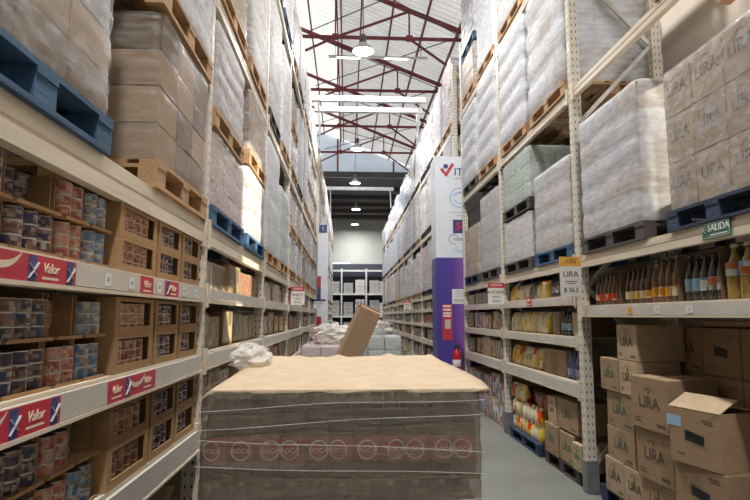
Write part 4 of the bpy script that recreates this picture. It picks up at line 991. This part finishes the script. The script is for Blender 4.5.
# film sleeve with drawn-in waist lines, plus twisted film ropes, pale to imitate glossy streaks
mb = shell(FW+.012, FY1-FY0+.012, ZT+.01, 8, 5, .006, False)
obj('stretch_film', mb.mesh('film', ['film_front']), t)
mb = MB(); rn = random.Random(8)
for zc, sl, am in ((ZT-.04, .035, .006), (ZT-.10, .05, .004), (ZT-.185, -.05, .003), (ZT-.27, -.035, .003), (ZT-.40, .05, .003)):
    p = []
    for k in range(25):
        u = k/24; x = -FW/2-.02+u*(FW+.04)
        p.append((x, -D2-.026-.004*math.sin(3*u), zc+sl*(u-.5)+am*math.sin(7*u+zc*9)))
    mb.tube(p, .0013, 5)
obj('film_rope', mb.mesh('ropes', ['film_heavy']), t, kind='stuff')
# crumpled film at the left rear corner
def crumple(sx, sy, sz, seed, n=16, mm=10):
    rn = random.Random(seed); mb = MB(); pts = []
    for j in range(mm):
        a = math.pi*(j+.5)/mm
        for i in range(n):
            b = 2*math.pi*i/n; k = 1+rn.uniform(-.28, .28)
            pts.append((sx*k*math.sin(a)*math.cos(b), sy*k*math.sin(a)*math.sin(b), sz*(1+k*math.cos(a))))
    mb.grid(pts, n, mm, 0, False, True); return mb.mesh('crumple', ['film_wad'])
obj('film_wad', crumple(.10, .22, .05, 2), t, (-FW/2+.02, D2-.35, ZT+.01)); obj('film_wad', crumple(.09, .16, .07, 6), t, (-FW/2-.03, D2-.12, ZT-.02))

# ------------------------------------------------------------------ second pallet behind with the tilted carton
pallet(1.0, 1.1, 'pallet_wood', (-.02, 4.75, 0), 'wooden pallet hidden behind the foreground bottle load')
load(.96, 1.06, .98, 'kraft_pale', 'film_light', (-.02, 4.75, PZ), 'partly unpacked carton load behind the foreground pallet', 4)
t = thing('long_carton', 'long narrow brown carton leaning upright behind the kraft cover', 'carton', (-.055, 4.40, PZ+.98+.03+.045), (0, .43, .22))
L_, a_, b_ = .56, .085, .065
mb = MB(); k = .005
mb.box(-a_, a_, -b_, b_, 0, k); mb.box(-a_, -a_+k, -b_, b_, k, L_); mb.box(a_-k, a_, -b_, b_, k, L_); mb.box(-a_+k, a_-k, -b_, -b_+k, k, L_); mb.box(-a_+k, a_-k, b_-k, b_, k, L_)
obj('tube_body', mb.mesh('tube', ['kraft']), t)
obj('end_flap', MB().box(-a_, a_, -.002, .002, 0, .07).mesh('fl', ['kraft']), t, (0, -b_+.003, L_), (-1.25, 0, 0)); obj('end_flap', MB().box(-a_, a_, -.002, .002, 0, .07).mesh('fl', ['kraft_pale']), t, (0, b_-.003, L_), (1.1, 0, 0))
obj('film_bundle', crumple(.34, .30, .16, 9), None, (-.25, 9.5, PZ+1.085), label='loose bundle of clear film on an aisle load left of the tilted carton', cat='film')
obj('film_bundle', crumple(.36, .30, .13, 12), None, (.50, 11.0, PZ+1.185), label='heap of clear film on an aisle load right of the tilted carton', cat='film')
# pallets standing farther down the aisle
for i, (x, y, h, m_) in enumerate(((-.25, 9.5, 1.05, 'carton_pink'), (.55, 11.0, 1.15, 'carton_green'), (-.1, 14.5, 1.2, 'kraft_pale'))):
    pallet(1.0, 1.0, 'pallet_wood', (x, y, 0), 'wooden pallet standing in the aisle, %s beyond the tilted carton' % SLN[i], False)
    load(.94, .94, h, m_, 'film_light', (x, y, PZ), '%s load standing in the aisle, %s beyond the tilted carton' % (CARTON_TXT[m_], SLN[i]), 5, 3, 3, False)

# ------------------------------------------------------------------ far cross shelving
FYR = 45.4
t = thing('cross_shelving', 'pale steel shelving unit across the far end of the aisle', 'shelving', (0, FYR, 0))
for i, x in enumerate((-2.6, -.45, 1.55, 3.5)):
    for y in (0, 1.0): obj('post', MB().box(x-.06, x+.06, y-.05, y+.05, 0, 5.5).mesh('fp', ['steel_white']), t)
for l, z in enumerate((1.55, 3.35, 5.25)):
    obj('shelf_board', MB().box(-2.6, 3.5, -.06, -.03, z, z+.14).box(-2.6, 3.5, -.03, 1.05, z+.11, z+.14).mesh('fs', ['steel_white']), t)
for l, z in enumerate((.0, 1.69, 3.49)):
    for k, x in enumerate((-1.9, -1.0, .1, 1.05, 2.2, 3.0)):
        m_ = R4.choice(('carton_grey', 'carton_white', 'carton_grey', 'pack_white'))
        load(.78, .8, R4.uniform(.8, 1.35), m_, None, (x, FYR+.5, z+.002), '%s stack on the far cross shelving, %s level, %s from the left' % (CARTON_TXT[m_], ('floor', 'lower', 'middle')[l], SLN[k]), 4, 2, 2, False)
